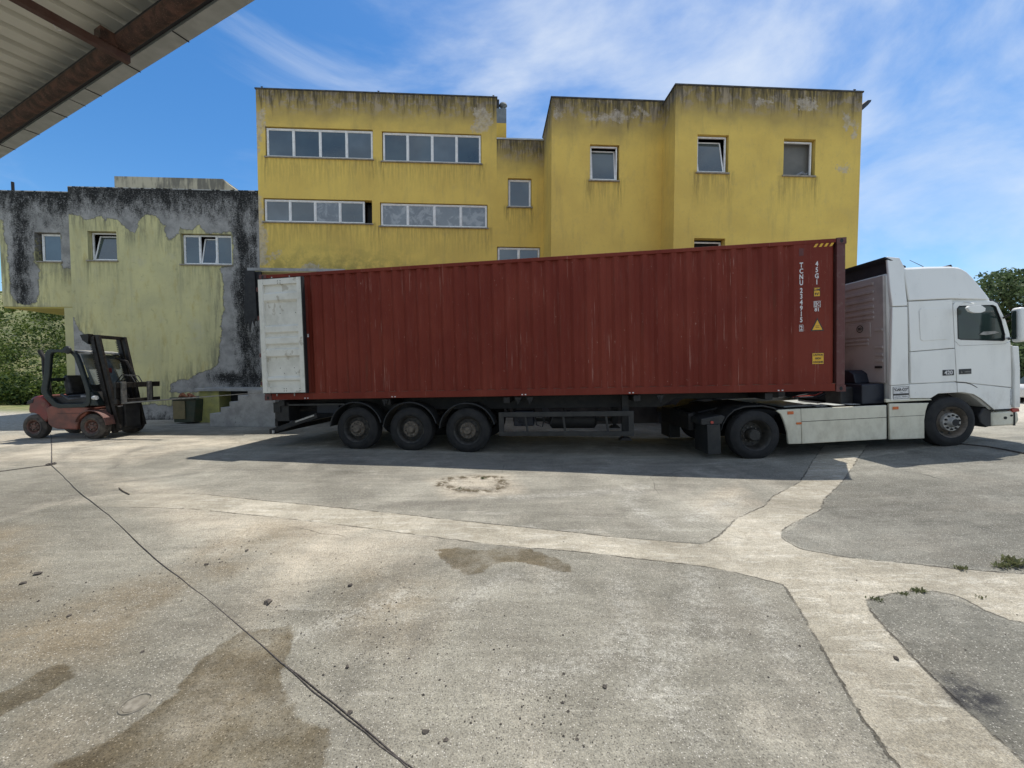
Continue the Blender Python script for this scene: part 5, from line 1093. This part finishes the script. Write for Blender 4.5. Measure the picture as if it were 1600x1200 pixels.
# skirts
def skirt(name, poly, y0=.0, extra=None):
    m = MB(M['skirt_white']); m.prism(poly, y0, y0 + .05); return m.build(name, TK, bevel=.012)
skirt('side_skirt', [(.46, .93), (.50, .95), (.93, .95), (.93, .255), (.675, .262), (.655, .5), (.60, .72), (.54, .86)])
skirt('side_skirt', [(.937, .95), (2.60, .936), (2.595, .262), (.937, .255)])
skirt('side_skirt', [(2.655, .962), (3.43, .935), (3.40, .90), (3.36, .78), (3.33, .6), (3.33, .24), (2.655, .25)])
m = MB(M['door_seal']); m.box(.94, 2.59, -.002, .003, .690, .700); m.box(2.66, 3.33, -.002, .003, .695, .702); m.build('skirt_groove', TK, smooth=0)
skirt('upper_step_trim', [(2.60, .985), (2.60, 1.06), (2.75, 1.04), (3.46, 1.02), (3.50, .985)], .01)
skirt('side_skirt', [(.46, .95), (2.60, .936), (2.595, .262), (.675, .262)], TW - .05); skirt('side_skirt', [(2.655, .962), (3.43, .935), (3.33, .6), (3.33, .24), (2.655, .25)], TW - .05)
m = MB(M['black']); m.box(.95, 2.55, .06, TW - .06, .35, .75); m.box(2.66, 3.3, .06, TW - .06, .3, .9); m.build('fuel_tank', TK, smooth=0, bevel=.03)
for x, z, w_, h_, k in ((.665, .85, .115, .06, 'orange_lens'), (.832, .645, .10, .04, 'orange_lens'), (2.71, .842, .11, .055, 'orange_lens')):
    m = MB(M[k]); m.box(x, x + w_, -.012, -.0005, z, z + h_); m.build('side_marker', TK, smooth=0, bevel=.003)
# chassis, fifth wheel, catwalk
m = MB(M['chassis'])
for y in (.80, 1.60): m.box(-1.0, 4.6, y, y + .09, .62, .88)
m.box(-1.05, -.95, .5, TW - .5, .55, .9); m.tube([(0, .3, .47), (0, TW - .3, .47)], .1, 12); m.tube([(3.85, .3, .49), (3.85, TW - .3, .49)], .06, 12); m.box(-.25, .25, .95, 1.55, .3, .68); m.build('chassis_frame', TK, smooth=40)
m = MB(M['chassis']); m.prism([(-.35, .98), (.5, 1.02), (.55, .93), (-.35, .93), (-.75, .86), (-.75, .90)], .7, 1.8); m.build('fifth_wheel', TK, smooth=0, bevel=.01)
m = MB(M['zinc']); m.box(1.1, 2.2, .72, 1.80, .895, .925)
for x in (1.35, 1.7, 2.0): m.box(x, x + .22, .15, .60, .957, .962)
m.build('catwalk', TK, smooth=0)
m = MB(M['black']); m.box(2.0, 2.5, .35, .75, .93, 1.3); m.build('air_line_holder', TK, smooth=0, bevel=.03)
for k in range(3):
    m = MB(M['navy' if k == 0 else 'red_lens' if k == 1 else 'black']); pts = [(2.6, 1.0 + k * .12, 1.5), (2.45 - .03 * k, 1.0 + k * .12, 1.2), (2.1, 1.05 + k * .1, 1.05 + .03 * k), (1.6, 1.1 + k * .06, 1.06)]; m.tube(pts, .014, 7); m.build('air_line', TK)
wheel(TK, .05, 0.0, .462, .49, .30, 'drive'); wheel(TK, .05, TW, .462, .49, .30, 'drive', side=1)
wheel(TK, 3.86, -.015, .535, .495, .30, 'front'); wheel(TK, 3.86, TW + .015, .535, .495, .30, 'front', side=1)
for y0, y1 in ((.02, .58), (TW - .58, TW - .02)):
    m = MB(M['guard']); pf = [(-.62, .60), (-.585, .72), (-.50, .86), (-.36, .985), (-.15, 1.045), (.2, 1.045), (.42, .99), (.5, .93)]
    outer = [(x * 1.0 - .02 if x < 0 else x, z + .02) for x, z in pf]; m.prism(pf + outer[::-1], y0, y1) if False else None
    vs = []
    for x, z in pf: vs += [(x, y0, z - .012), (x, y0, z + .012), (x, y1, z + .012), (x, y1, z - .012)]
    fs = []
    for k in range(len(pf) - 1):
        for j in range(4): b = 4 * k; fs.append((b + j, b + (j + 1) % 4, b + 4 + (j + 1) % 4, b + 4 + j))
    m.add(vs, fs + [(0, 1, 2, 3)]); m.build('mudguard', TK)
    m = MB(M['guard']); m.box(-.90, -.64, y0, y1, .13, .72); m.build('mudflap', TK, smooth=0, bevel=.01)
    m = MB(M['guard']); m.prism([(-1.0, .72), (-1.0, .84), (-.60, .90), (-.52, .86), (-.60, .72)], y0 + .02, y1); m.build('lamp_carrier', TK, smooth=0, bevel=.01)
    m = MB(M['red_lens']); m.tube([(-.80, y0 - .005, .765), (-.80, y0 + .06, .765)], .028, 12); m.build('tail_lamp', TK)
m = MB(M['black']); m.prism([(3.3, .3), (3.3, .95), (3.42, 1.05), (3.62, 1.115), (4.06, 1.115), (4.30, 1.06), (4.5, .92), (4.64, .72), (4.64, .40), (4.7, .40), (4.7, .74), (4.5, 1.0), (4.3, 1.14), (4.06, 1.2), (3.6, 1.2), (3.3, 1.1)], .07, .6); m.build('wheel_arch', TK)
m = MB(M['black']); m.box(3.3, 4.7, .45, TW - .45, .55, 1.2); m.build('engine_block', TK, smooth=0)
m = MB(M['wire']); gp = [(1500, 694), (1540, 698), (1570, 703), (1600, 709), (1660, 718), (1740, 730)]; pts = []
for q in gp: x, y = G(*q); pts.append((x, y, float(ground_h(x, y)) + .014))
m.tube(pts, .013, 7); tag(m.build('ground_cable'), 'black cable trailing right from under the front truck wheel', 'cable')

# ------------------------------------------------------------------ forklift
FF = Matrix.Identity(4); Y0 = 9.9
FK = Thing('forklift', 'weathered red forklift with dark green cab and black mast beside the grey building', 'forklift', (-11.5, 10.45, 0), FF)
Yc = 10.47; Y1 = 11.02
m = MB(M['fork_pink']); m.prism([(-12.02, .40), (-12.05, .80), (-11.95, .86), (-11.70, .88), (-11.10, .86), (-10.95, .80), (-11.05, .62), (-11.22, .50), (-11.28, .24), (-11.80, .26), (-11.93, .31)], Y0 + .02, Y1 - .02); m.build('body', FK, bevel=.03, seg=3)
m = MB(M['counter_red']); m.prism([(-12.53, .77), (-12.50, .92), (-12.47, 1.04), (-12.36, 1.11), (-12.22, 1.13), (-12.08, 1.05), (-11.98, .88), (-12.0, .5), (-12.1, .42), (-12.28, .62), (-12.42, .68), (-12.52, .66)], Y0 + .03, Y1 - .03); cw = m.build('counterweight', FK, bevel=.05, seg=3)
m = MB(M['black']); m.prism([(-12.55, .90), (-12.52, .99), (-12.36, 1.04), (-12.38, .94)], Y0 + .02, Y0 + .12); m.build('tail_recess', cw, bevel=.01)
m = MB(M['fork_pink']); m.lathe([(0, -.006), (.05, -.006), (.06, .01)], (-12.12, Y0 + .03, .90), 16); m.build('fuel_cap', cw)
m = MB(M['door_seal']); m.box(-11.75, -11.05, Y0 + .014, Y0 + .021, .665, .672); m.build('panel_joint', FK, smooth=0)
# cab frame: near and far side loops
co_ = [(-11.99, 2.22), (-11.93, 2.295), (-11.86, 2.31), (-11.40, 2.31), (-11.26, 2.27), (-11.16, 2.17), (-11.06, 1.88), (-10.93, 1.42), (-10.88, 1.25), (-10.88, .95), (-10.93, .86), (-11.05, .82), (-11.72, .80), (-11.85, .85), (-12.05, 1.06), (-12.14, 1.22), (-12.13, 1.32), (-12.03, 1.70)]
ci_ = [(-11.84, 2.19), (-11.80, 2.235), (-11.76, 2.24), (-11.42, 2.235), (-11.32, 2.20), (-11.25, 2.12), (-11.15, 1.82), (-11.03, 1.40), (-10.985, 1.24), (-10.98, 1.02), (-11.02, .955), (-11.10, .925), (-11.66, .915), (-11.76, .95), (-11.93, 1.13), (-11.985, 1.23), (-11.98, 1.30), (-11.90, 1.66)]
for y0 in (Y0, Y1 - .07):
    m = MB(M['frame_green']); n = len(co_); vs = []
    for y in (y0, y0 + .07):
        for P_ in (co_, ci_): vs += [(x, y, z) for x, z in P_]
    fs = []
    for i in range(n):
        j = (i + 1) % n; fs += [(i, j, n + j, n + i), (2 * n + i, 3 * n + i, 3 * n + j, 2 * n + j), (i, 2 * n + i, 2 * n + j, j), (n + i, n + j, 3 * n + j, 3 * n + i)]
    m.add(vs, fs); m.build('cab_frame', FK, bevel=.012)
m = MB(M['frame_green']); m.box(-11.95, -11.30, Y0 + .07, Y1 - .07, 2.25, 2.275); m.box(-11.98, -11.90, Y0 + .07, Y1 - .07, 1.5, 1.58); m.build('cab_roof', FK, smooth=0)
m = MB(M['steelwhite']); m.prism([(-11.38, 2.31), (-10.96, 2.25), (-10.96, 2.21), (-11.38, 2.27)], Y0 + .12, Y1 - .02); m.build('roof_front_rail', FK, bevel=.01)
m = MB(M['black']); m.box(-12.0, -11.0, Y0 + .08, Y0 + .12, .93, 1.08) ; m.box(-12.05, -11.0, Y0 + .1, Y1 - .1, .86, .93); m.box(-12.05, -11.15, Y1 - .12, Y1 - .08, .93, 1.52); m.build('cab_tub', FK, smooth=0, bevel=.01)
m = MB(M['seat']); m.prism([(-11.85, .98), (-11.85, 1.12), (-11.35, 1.16), (-11.30, 1.02)], Yc - .24, Yc + .24); o = m.build('seat', FK, bevel=.04, seg=3)
m = MB(M['seat']); m.prism([(-11.93, 1.1), (-11.98, 1.62), (-11.86, 1.66), (-11.74, 1.14)], Yc - .22, Yc + .22); m.build('seat_back', o, bevel=.05, seg=3)
m = MB(M['seat']); m.tube([(-11.75, Y0 + .12, 1.15), (-11.5, Y0 + .1, 1.02), (-11.15, Y0 + .12, 1.05)], [.03, .05, .03], 8); m.build('armrest', o)
m = MB(M['glove']); m.box(-11.24, -11.06, Y0 + .10, Y0 + .3, .98, 1.13); m.build('step_box', FK, bevel=.02)
m = MB(M['black']); m.tube([(-11.05, Yc, 1.05), (-11.22, Yc, 1.42)], .03, 8)
ringp = [(-11.24 + .17 * math.cos(a) * .45, Yc + .19 * math.sin(a), 1.45 + .17 * math.cos(a) * .8) for a in [2 * PI * k / 20 for k in range(21)]]; m.tube(ringp, .016, 8); m.build('steering_wheel', FK)
m = MB(M['black']); m.prism([(-11.12, .93), (-11.20, 1.38), (-11.08, 1.42), (-10.95, 1.2), (-10.93, .93)], Y0 + .15, Y1 - .15); m.build('dashboard', FK, bevel=.03)
m = MB(mat_glass('forklift_windscreen', (.10, .12, .12), .1, (.22, .24, .24))); m.add([(-11.17, Y0 + .09, 2.2), (-11.17, Y1 - .09, 2.2), (-10.92, Y1 - .09, 1.4), (-10.92, Y0 + .09, 1.4)], [(0, 1, 2, 3)]); m.build('windscreen', FK, smooth=0)
m = MB(M['counter_red']); m.box(-11.02, -11.0, Yc - .15, Yc + .12, 1.72, 1.84); m.build('sticker', FK, smooth=0)
m = MB(M['exh'] if 'exh' in M else M['chassis']); m.tube([(-12.22, Y0 + .22, 1.1), (-12.24, Y0 + .22, 1.7), (-12.27, Y0 + .22, 2.1), (-12.36, Y0 + .22, 2.24), (-12.38, Y0 + .22, 2.30)], [.075, .07, .055, .05, .05], 12); m.build('exhaust_stack', FK)
m = MB(M['guard']); m.lathe([(0, -.02), (.09, -.01), (.105, .02), (.06, .06)], (-11.36, Y0 - .05, 2.30), 20); o = m.build('work_lamp', FK)
m = MB(M['frame_green']); m.prism([(-10.98, .86), (-10.98, 1.22), (-10.86, 1.22), (-10.74, 1.0), (-10.7, .86)], Y0 + .02, Y0 + .2); m.build('headlight_housing', FK, bevel=.02)
for y in (Y0 + .02, Y1 - .14):
    m = MB(M['lampglass']); m.tube([(-10.80, y, 1.07), (-10.72, y - .01, 1.07)], .055, 16); m.build('headlight', FK)
# front mudguard over the drive wheel
m = MB(M['forkrim']); vs = []; wx, wz = -10.86, .335
for k in range(15):
    a = rad(5) + rad(160) * k / 14
    for r_, y in ((.40, Y0 - .04), (.42, Y0 - .04), (.42, Y0 + .3), (.40, Y0 + .3)): vs.append((wx + r_ * math.cos(a), y, wz + r_ * math.sin(a)))
m.add(vs, [(4 * k + j, 4 * k + (j + 1) % 4, 4 * k + 4 + (j + 1) % 4, 4 * k + 4 + j) for k in range(14) for j in range(4)]); m.mats = [worn('muddy_red_guard', (.12, .06, .05), (.2, .09, .07), .7, sc=6)]; m.build('mudguard', FK)
wheel(FK, -10.86, Y0 - .03, .325, .325, .27, 'fork'); wheel(FK, -10.86, Y1 + .06, .325, .325, .27, 'fork', side=1)
wheel(FK, -12.42, Y0 + .02, .315, .315, .22, 'fork'); wheel(FK, -12.42, Y1 - .02, .315, .315, .22, 'fork', side=1)
# mast: two tilted rail pairs, chains, cross members
def mp_(t, dx=0): # point along the tilted mast axis
    return (-10.52 + dx - .27 * (t - .25) / 1.0 * .72, t)
for y in (Yc - .34, Yc + .34):
    m = MB(M['mast'])
    for dx, w_, top, bot in ((0, .10, 2.66, .12), (.14, .09, 2.70, .25)):
        a = mp_(bot, dx); b = mp_(top, dx); m.beam((a[0], y, a[1]), (b[0], y, b[1]), .09 if dx == 0 else .07, w_, (1, 0, 0))
    o = m.build('mast_rail', FK, smooth=0, bevel=.006)
    c = MB(M['mast']); a = mp_(1.3, -.09); b = mp_(2.55, -.09)
    for k in range(26):
        t = k / 25; p = (a[0] + (b[0] - a[0]) * t, a[1] + (b[1] - a[1]) * t); c.box(p[0] - .02, p[0] + .02, y - .018, y + .018, p[1], p[1] + .03)
    c.build('lift_chain', o, smooth=0)
for t, h in ((2.62, .09), (.45, .12)):
    m = MB(M['mast']); a = mp_(t, .05); m.box(a[0] - .05, a[0] + .05, Yc - .34, Yc + .34, t, t + h); m.build('mast_crossbar', FK, smooth=0, bevel=.006)
a = mp_(2.6, -.16); m = MB(M['mast']); m.prism([(a[0] - .10, 2.70), (a[0] + .12, 2.73), (a[0] + .10, 2.46), (a[0] - .04, 2.56)], Yc - .42, Yc - .30); m.build('mast_bracket', FK, smooth=0)
m = MB(M['mast']); m.tube([(mp_(.3)[0], Yc - .18, .3), (mp_(1.5)[0], Yc - .18, 1.5)], .045, 10); m.tube([(mp_(.3)[0], Yc + .18, .3), (mp_(1.5)[0], Yc + .18, 1.5)], .045, 10); m.build('lift_cylinder', FK)
m = MB(M['mast']); m.tube([(-10.98, Yc + .2, 2.12), (-10.75, Yc + .28, 2.02), (-10.62, Yc + .32, 1.7), (-10.55, Yc + .33, 1.5)], [.03, .05, .045, .03], 8); m.build('hose_reel_arm', FK)
for k in range(3):
    m = MB(M['black']); y = Yc - .1 + k * .1; m.tube([(-10.7, y, 1.42), (-10.5, y, 1.66), (-10.3, y + .05, 1.62), (-10.22, y + .06, 1.46)], .013, 7); m.build('hydraulic_hose', FK)
m = MB(M['mast']); cx = -10.22
m.box(cx - .10, cx - .02, Yc - .52, Yc + .72, 1.32, 1.46); m.box(cx - .10, cx - .02, Yc - .52, Yc + .72, .90, 1.02); m.box(cx - .11, cx - .05, Yc - .5, Yc - .38, 1.02, 1.32); m.box(cx - .11, cx - .05, Yc + .42, Yc + .54, 1.02, 1.32); m.build('fork_carriage', FK, smooth=0, bevel=.01)
m = MB(M['black']); m.box(-10.72, -10.45, Y0 + .25, Y1 - .2, .16, .82); m.box(-10.45, -10.38, Y0 + .4, Y1 - .3, .25, .9); m.build('front_axle_housing', FK, smooth=0, bevel=.02)
for y, L in ((Yc - .36, -8.75), (Yc + .36, -7.1)):
    m = MB(M['forksteel']); m.box(cx - .018, cx + .03, y - .06, y + .06, .93, 1.48)
    z1_ = 1.03 if L < -8 else 1.14
    m.prism([(cx - .018, .89), (cx - .018, .935), (L, z1_ + .012), (L, z1_)], y - .06, y + .06); m.build('fork', FK, smooth=0, bevel=.006)

# ------------------------------------------------------------------ parked car at the right edge
def car(label, x, y, rz):
    fr = Matrix.Translation((x, y, float(ground_h(x, y)))) @ Matrix.Rotation(rz, 4, 'Z'); T = Thing('parked_car', label, 'car', (0, 0, 0), fr)
    m = MB(M['carwhite']); m.prism([(-2.1, .3), (-2.15, .75), (-2.0, .95), (-1.2, 1.0), (1.1, 1.0), (1.9, .85), (2.1, .6), (2.05, .3)], -.85, .85); b = m.build('body', T, bevel=.08, seg=3)
    m = MB(M['cab_glass']); m.prism([(-1.75, .98), (-1.25, 1.42), (.35, 1.44), (1.15, .98)], -.74, .74); m.build('cabin', T, bevel=.06, seg=2)
    m = MB(M['carwhite']); m.prism([(-1.3, 1.42), (-1.2, 1.47), (.3, 1.49), (.42, 1.44)], -.70, .70); m.build('roof', T, bevel=.03)
    for wx in (-1.35, 1.3):
        for yy, s_ in ((-.87, -1), (.87, 1)): wheel(T, wx, yy, .31, .31, .2, 'fork', side=s_)
    m = MB(M['lampglass']); m.box(2.0, 2.1, -.75, -.45, .6, .75); m.build('headlight', T, bevel=.02)
car('white parked car just showing beyond the truck nose at the right edge', 27.5, 19.0, 0)

# ------------------------------------------------------------------ cables on the yard, stones, weeds
def gpt(px, py, dz=.008): x, y = G(px, py); return (x, y, float(ground_h(x, y)) + dz)
def ground_line(pts, r, label, jit=.004):
    P_ = [Vector(gpt(*p, r * .8)) for p in pts]; out = []
    for a, b in zip(P_, P_[1:]):
        n = max(2, int((b - a).length / .25))
        for k in range(n): q = a.lerp(b, k / n); q.x += random.uniform(-jit, jit); q.y += random.uniform(-jit, jit); out.append(q)
    out.append(P_[-1]); m = MB(M['wire']); m.tube(out, r, 6); return tag(m.build('ground_cable'), label, 'cable', 'cables lying on the yard')
ground_line([(81, 727), (120, 766), (170, 805), (215, 848), (262, 890), (320, 933), (380, 984), (440, 1035), (500, 1082), (545, 1118), (600, 1165), (648, 1204), (700, 1250)], .0042, 'long dark cable running across the yard to the bottom of the picture')
ground_line([(440, 1037), (490, 1080), (540, 1121), (570, 1146), (620, 1186), (660, 1222), (700, 1256)], .0038, 'thinner second cable lying alongside the long one near the camera', .004)
ground_line([(81, 727), (60, 729), (30, 733), (0, 737), (-60, 746)], .007, 'short dark cable running to the left edge from the cable knot')
ground_line([(81, 727), (81, 705), (80, 685), (79, 679)], .007, 'thin cable running back towards the forklift wheels', .004)
m = MB(M['wire']); p = Vector(gpt(80, 726, .01)); m.tube([p + Vector((.05 * math.cos(a), .07 * math.sin(a), .012 * (k % 2))) for k, a in enumerate([PI * i / 5 for i in range(14)])], .01, 6); tag(m.build('cable_knot'), 'small dark loop of cable where the yard cables meet', 'cable')

def rock(x, y, s, name='stone', label=None, group=None, seed=0, mat='stone'):
    r = np.random.default_rng(seed); bm = bmesh.new(); bmesh.ops.create_icosphere(bm, subdivisions=1, radius=1)
    k = r.normal(size=(5, 3)); 
    for v in bm.verts:
        d = np.array(v.co); f = 1 + .30 * sum(math.sin(2.6 * float(d @ q)) for q in k) / 2 + r.uniform(-.12, .12); v.co = Vector((d[0] * f * s, d[1] * f * s * .75, max(d[2] * f * s * .6, -s * .3)))
    me = bpy.data.meshes.new(name); bm.to_mesh(me); bm.free(); me.materials.append(M[mat]); o = bpy.data.objects.new(name, me); COL.objects.link(o)
    o.location = (x, y, float(ground_h(x, y)) + s * .25); o.rotation_euler[2] = float(r.uniform(0, 6))
    return tag(o, label, 'stone', group)
big = [((418, 944), .040, 'biggest dark stone lying alone right of the long cable'), ((34, 913), .028, 'dark stone on the pale concrete near the left edge'), ((60, 898), .036, 'flat dark clod near the left edge beyond the other stone'),
       ((547, 830+285), .020, 'small grey stone touching the long cable'), ((464 + 200, 1145), .022, 'brown pebble right of the cable near the bottom'), ((696, 1158), .018, 'black pebble right of the brown one near the bottom'),
       ((108, 963), .018, 'thin dark chip on the brown stain at the left'), ((222, 1020), .020, 'dark chip between the brown stain and the cable'), ((543, 1042), .018, 'small angular stone midway right of the cable'), ((547, 915), .024, 'reddish dark stone on the dusty patch'),
       ((944, 1074), .018, 'small dark round pebble on the grey slab at centre'), ((1401, 1030), .020, 'small dark pebble on the concrete strip at right'), ((322, 883), .022, 'clod on the brown patch left of centre'), ((385, 861), .022, 'upper clod on the brown patch left of centre')]
for k, (p, s_, l) in enumerate(big): x, y = G(*p); rock(x, y, s_ * .9, 'stone', l, 'loose stones on the yard', 20 + k)
# grit: too many to count
def grit():
    r = np.random.default_rng(5); V = []; F = []; b = 0
    spots = [(G(340, 880), .55, 110), (G(360, 850), .25, 50), (G(660, 1020), .8, 170), (G(850, 1130), .35, 90), (G(100, 950), .6, 80), (G(60, 900), .25, 30), (G(1250, 980), 1.6, 50), (G(740, 757), .4, 60), (G(560, 930), .5, 80), (G(480, 960), .4, 50)]
    for c, sp, n in spots:
        for _ in range(n):
            x, y = r.normal(c[0], sp * .6), r.normal(c[1], sp * .45)
            if y < .9 or y > 9: continue
            s_ = abs(r.normal(0, .0026)) + .0016; z = float(ground_h(x, y)) + .002 + .006 * math.sin(x * 1.7 + y) * math.sin(y * 1.3 - x * .6)
            a = r.uniform(0, 6); e = r.uniform(.6, 1.6)
            pts = [(x + s_ * e * math.cos(a + q), y + s_ * math.sin(a + q), z) for q in (0, 1.3, 2.6, 3.9, 5.2)] + [(x + s_ * .2, y, z + s_ * 1.1)]
            V += pts; F += [(b + i, b + (i + 1) % 5, b + 5) for i in range(5)]; b += 6
    me = bpy.data.meshes.new('grit'); me.from_pydata(V, [], F); me.materials.append(M['stone']); o = bpy.data.objects.new('grit', me); COL.objects.link(o); tag(o, kind='stuff')
grit()
def weed(px, py, n, s, label, seed, group='weeds in the yard joints'):
    r = random.Random(seed); x, y = G(px, py); z = float(ground_h(x, y)); V = []; F = []; b = 0
    for _ in range(n):
        a = r.uniform(0, 6.28); l = s * r.uniform(.3, .95); w = l * .15; d = Vector((math.cos(a), math.sin(a), r.uniform(.5, 2.2))).normalized(); o = Vector((x + r.gauss(0, s * .5), y + r.gauss(0, s * .3), z)); sd_ = d.cross(Vector((0, 0, 1))).normalized() * w
        mid = o + d * l * .55; tip = o + d * l - Vector((0, 0, l * .1)); V += [o, mid + sd_, tip, mid - sd_]; F.append((b, b + 1, b + 2, b + 3)); b += 4
    me = bpy.data.meshes.new('weed'); me.from_pydata([tuple(v) for v in V], [], F); me.materials.append(M['leaf_weed']); o = bpy.data.objects.new('weed', me); COL.objects.link(o); return tag(o, label, 'weed', group)
weed(1585, 882, 110, .10, 'leafy green weed at the right edge of the yard joint', 1)
weed(1566, 886, 60, .07, 'smaller weed just left of the leafy one', 2)
weed(1435, 925, 70, .05, 'low weed on the curved slab edge right of the strip', 3)
weed(1410, 929, 45, .04, 'tiny weed tuft left of the low weed on the slab edge', 4)
weed(1370, 938, 50, .04, 'dry weed at the left tip of the dark slab', 5)
weed(1500, 889, 60, .05, 'thin line of weeds along the upper joint', 6)
weed(1532, 935, 20, .04, 'dry sprig on the cracked strip at right', 7)
weed(755, 748, 60, .05, 'dry weeds growing in the crumbled patch', 8)
weed(718, 764, 40, .045, 'dry tuft at the near side of the crumbled patch', 9)
# cast iron cover set in the slab
x, y = G(212, 1101); m = MB(worn('rusty_iron_cover', (.16, .145, .115), (.26, .24, .20), .9, sc=24, bump=.003)); 
rg = [(0, -.001), (.052, -.001), (.055, -.005), (.060, -.005), (.062, .002), (.068, .002), (.071, -.004)]
vs = []; n = 28
for r_, h_ in rg:
    for k in range(n): a = 2 * PI * k / n; vs.append((x + r_ * math.cos(a), y + r_ * math.sin(a), .007 + h_))
m.add(vs, [(i * n + k, i * n + (k + 1) % n, (i + 1) * n + (k + 1) % n, (i + 1) * n + k) for i in range(len(rg) - 1) for k in range(n)]); tag(m.build('drain_cover'), 'small round iron cover set in the slab at lower left', 'cover')
# stick on the ground and a pale rag under the truck
P_ = [gpt(186, 763), gpt(192, 768), gpt(202, 773)]; m = MB(M['bark']); m.tube(P_, .007, 6); tag(m.build('stick'), 'short dark stick lying near the cable knot', 'stick')
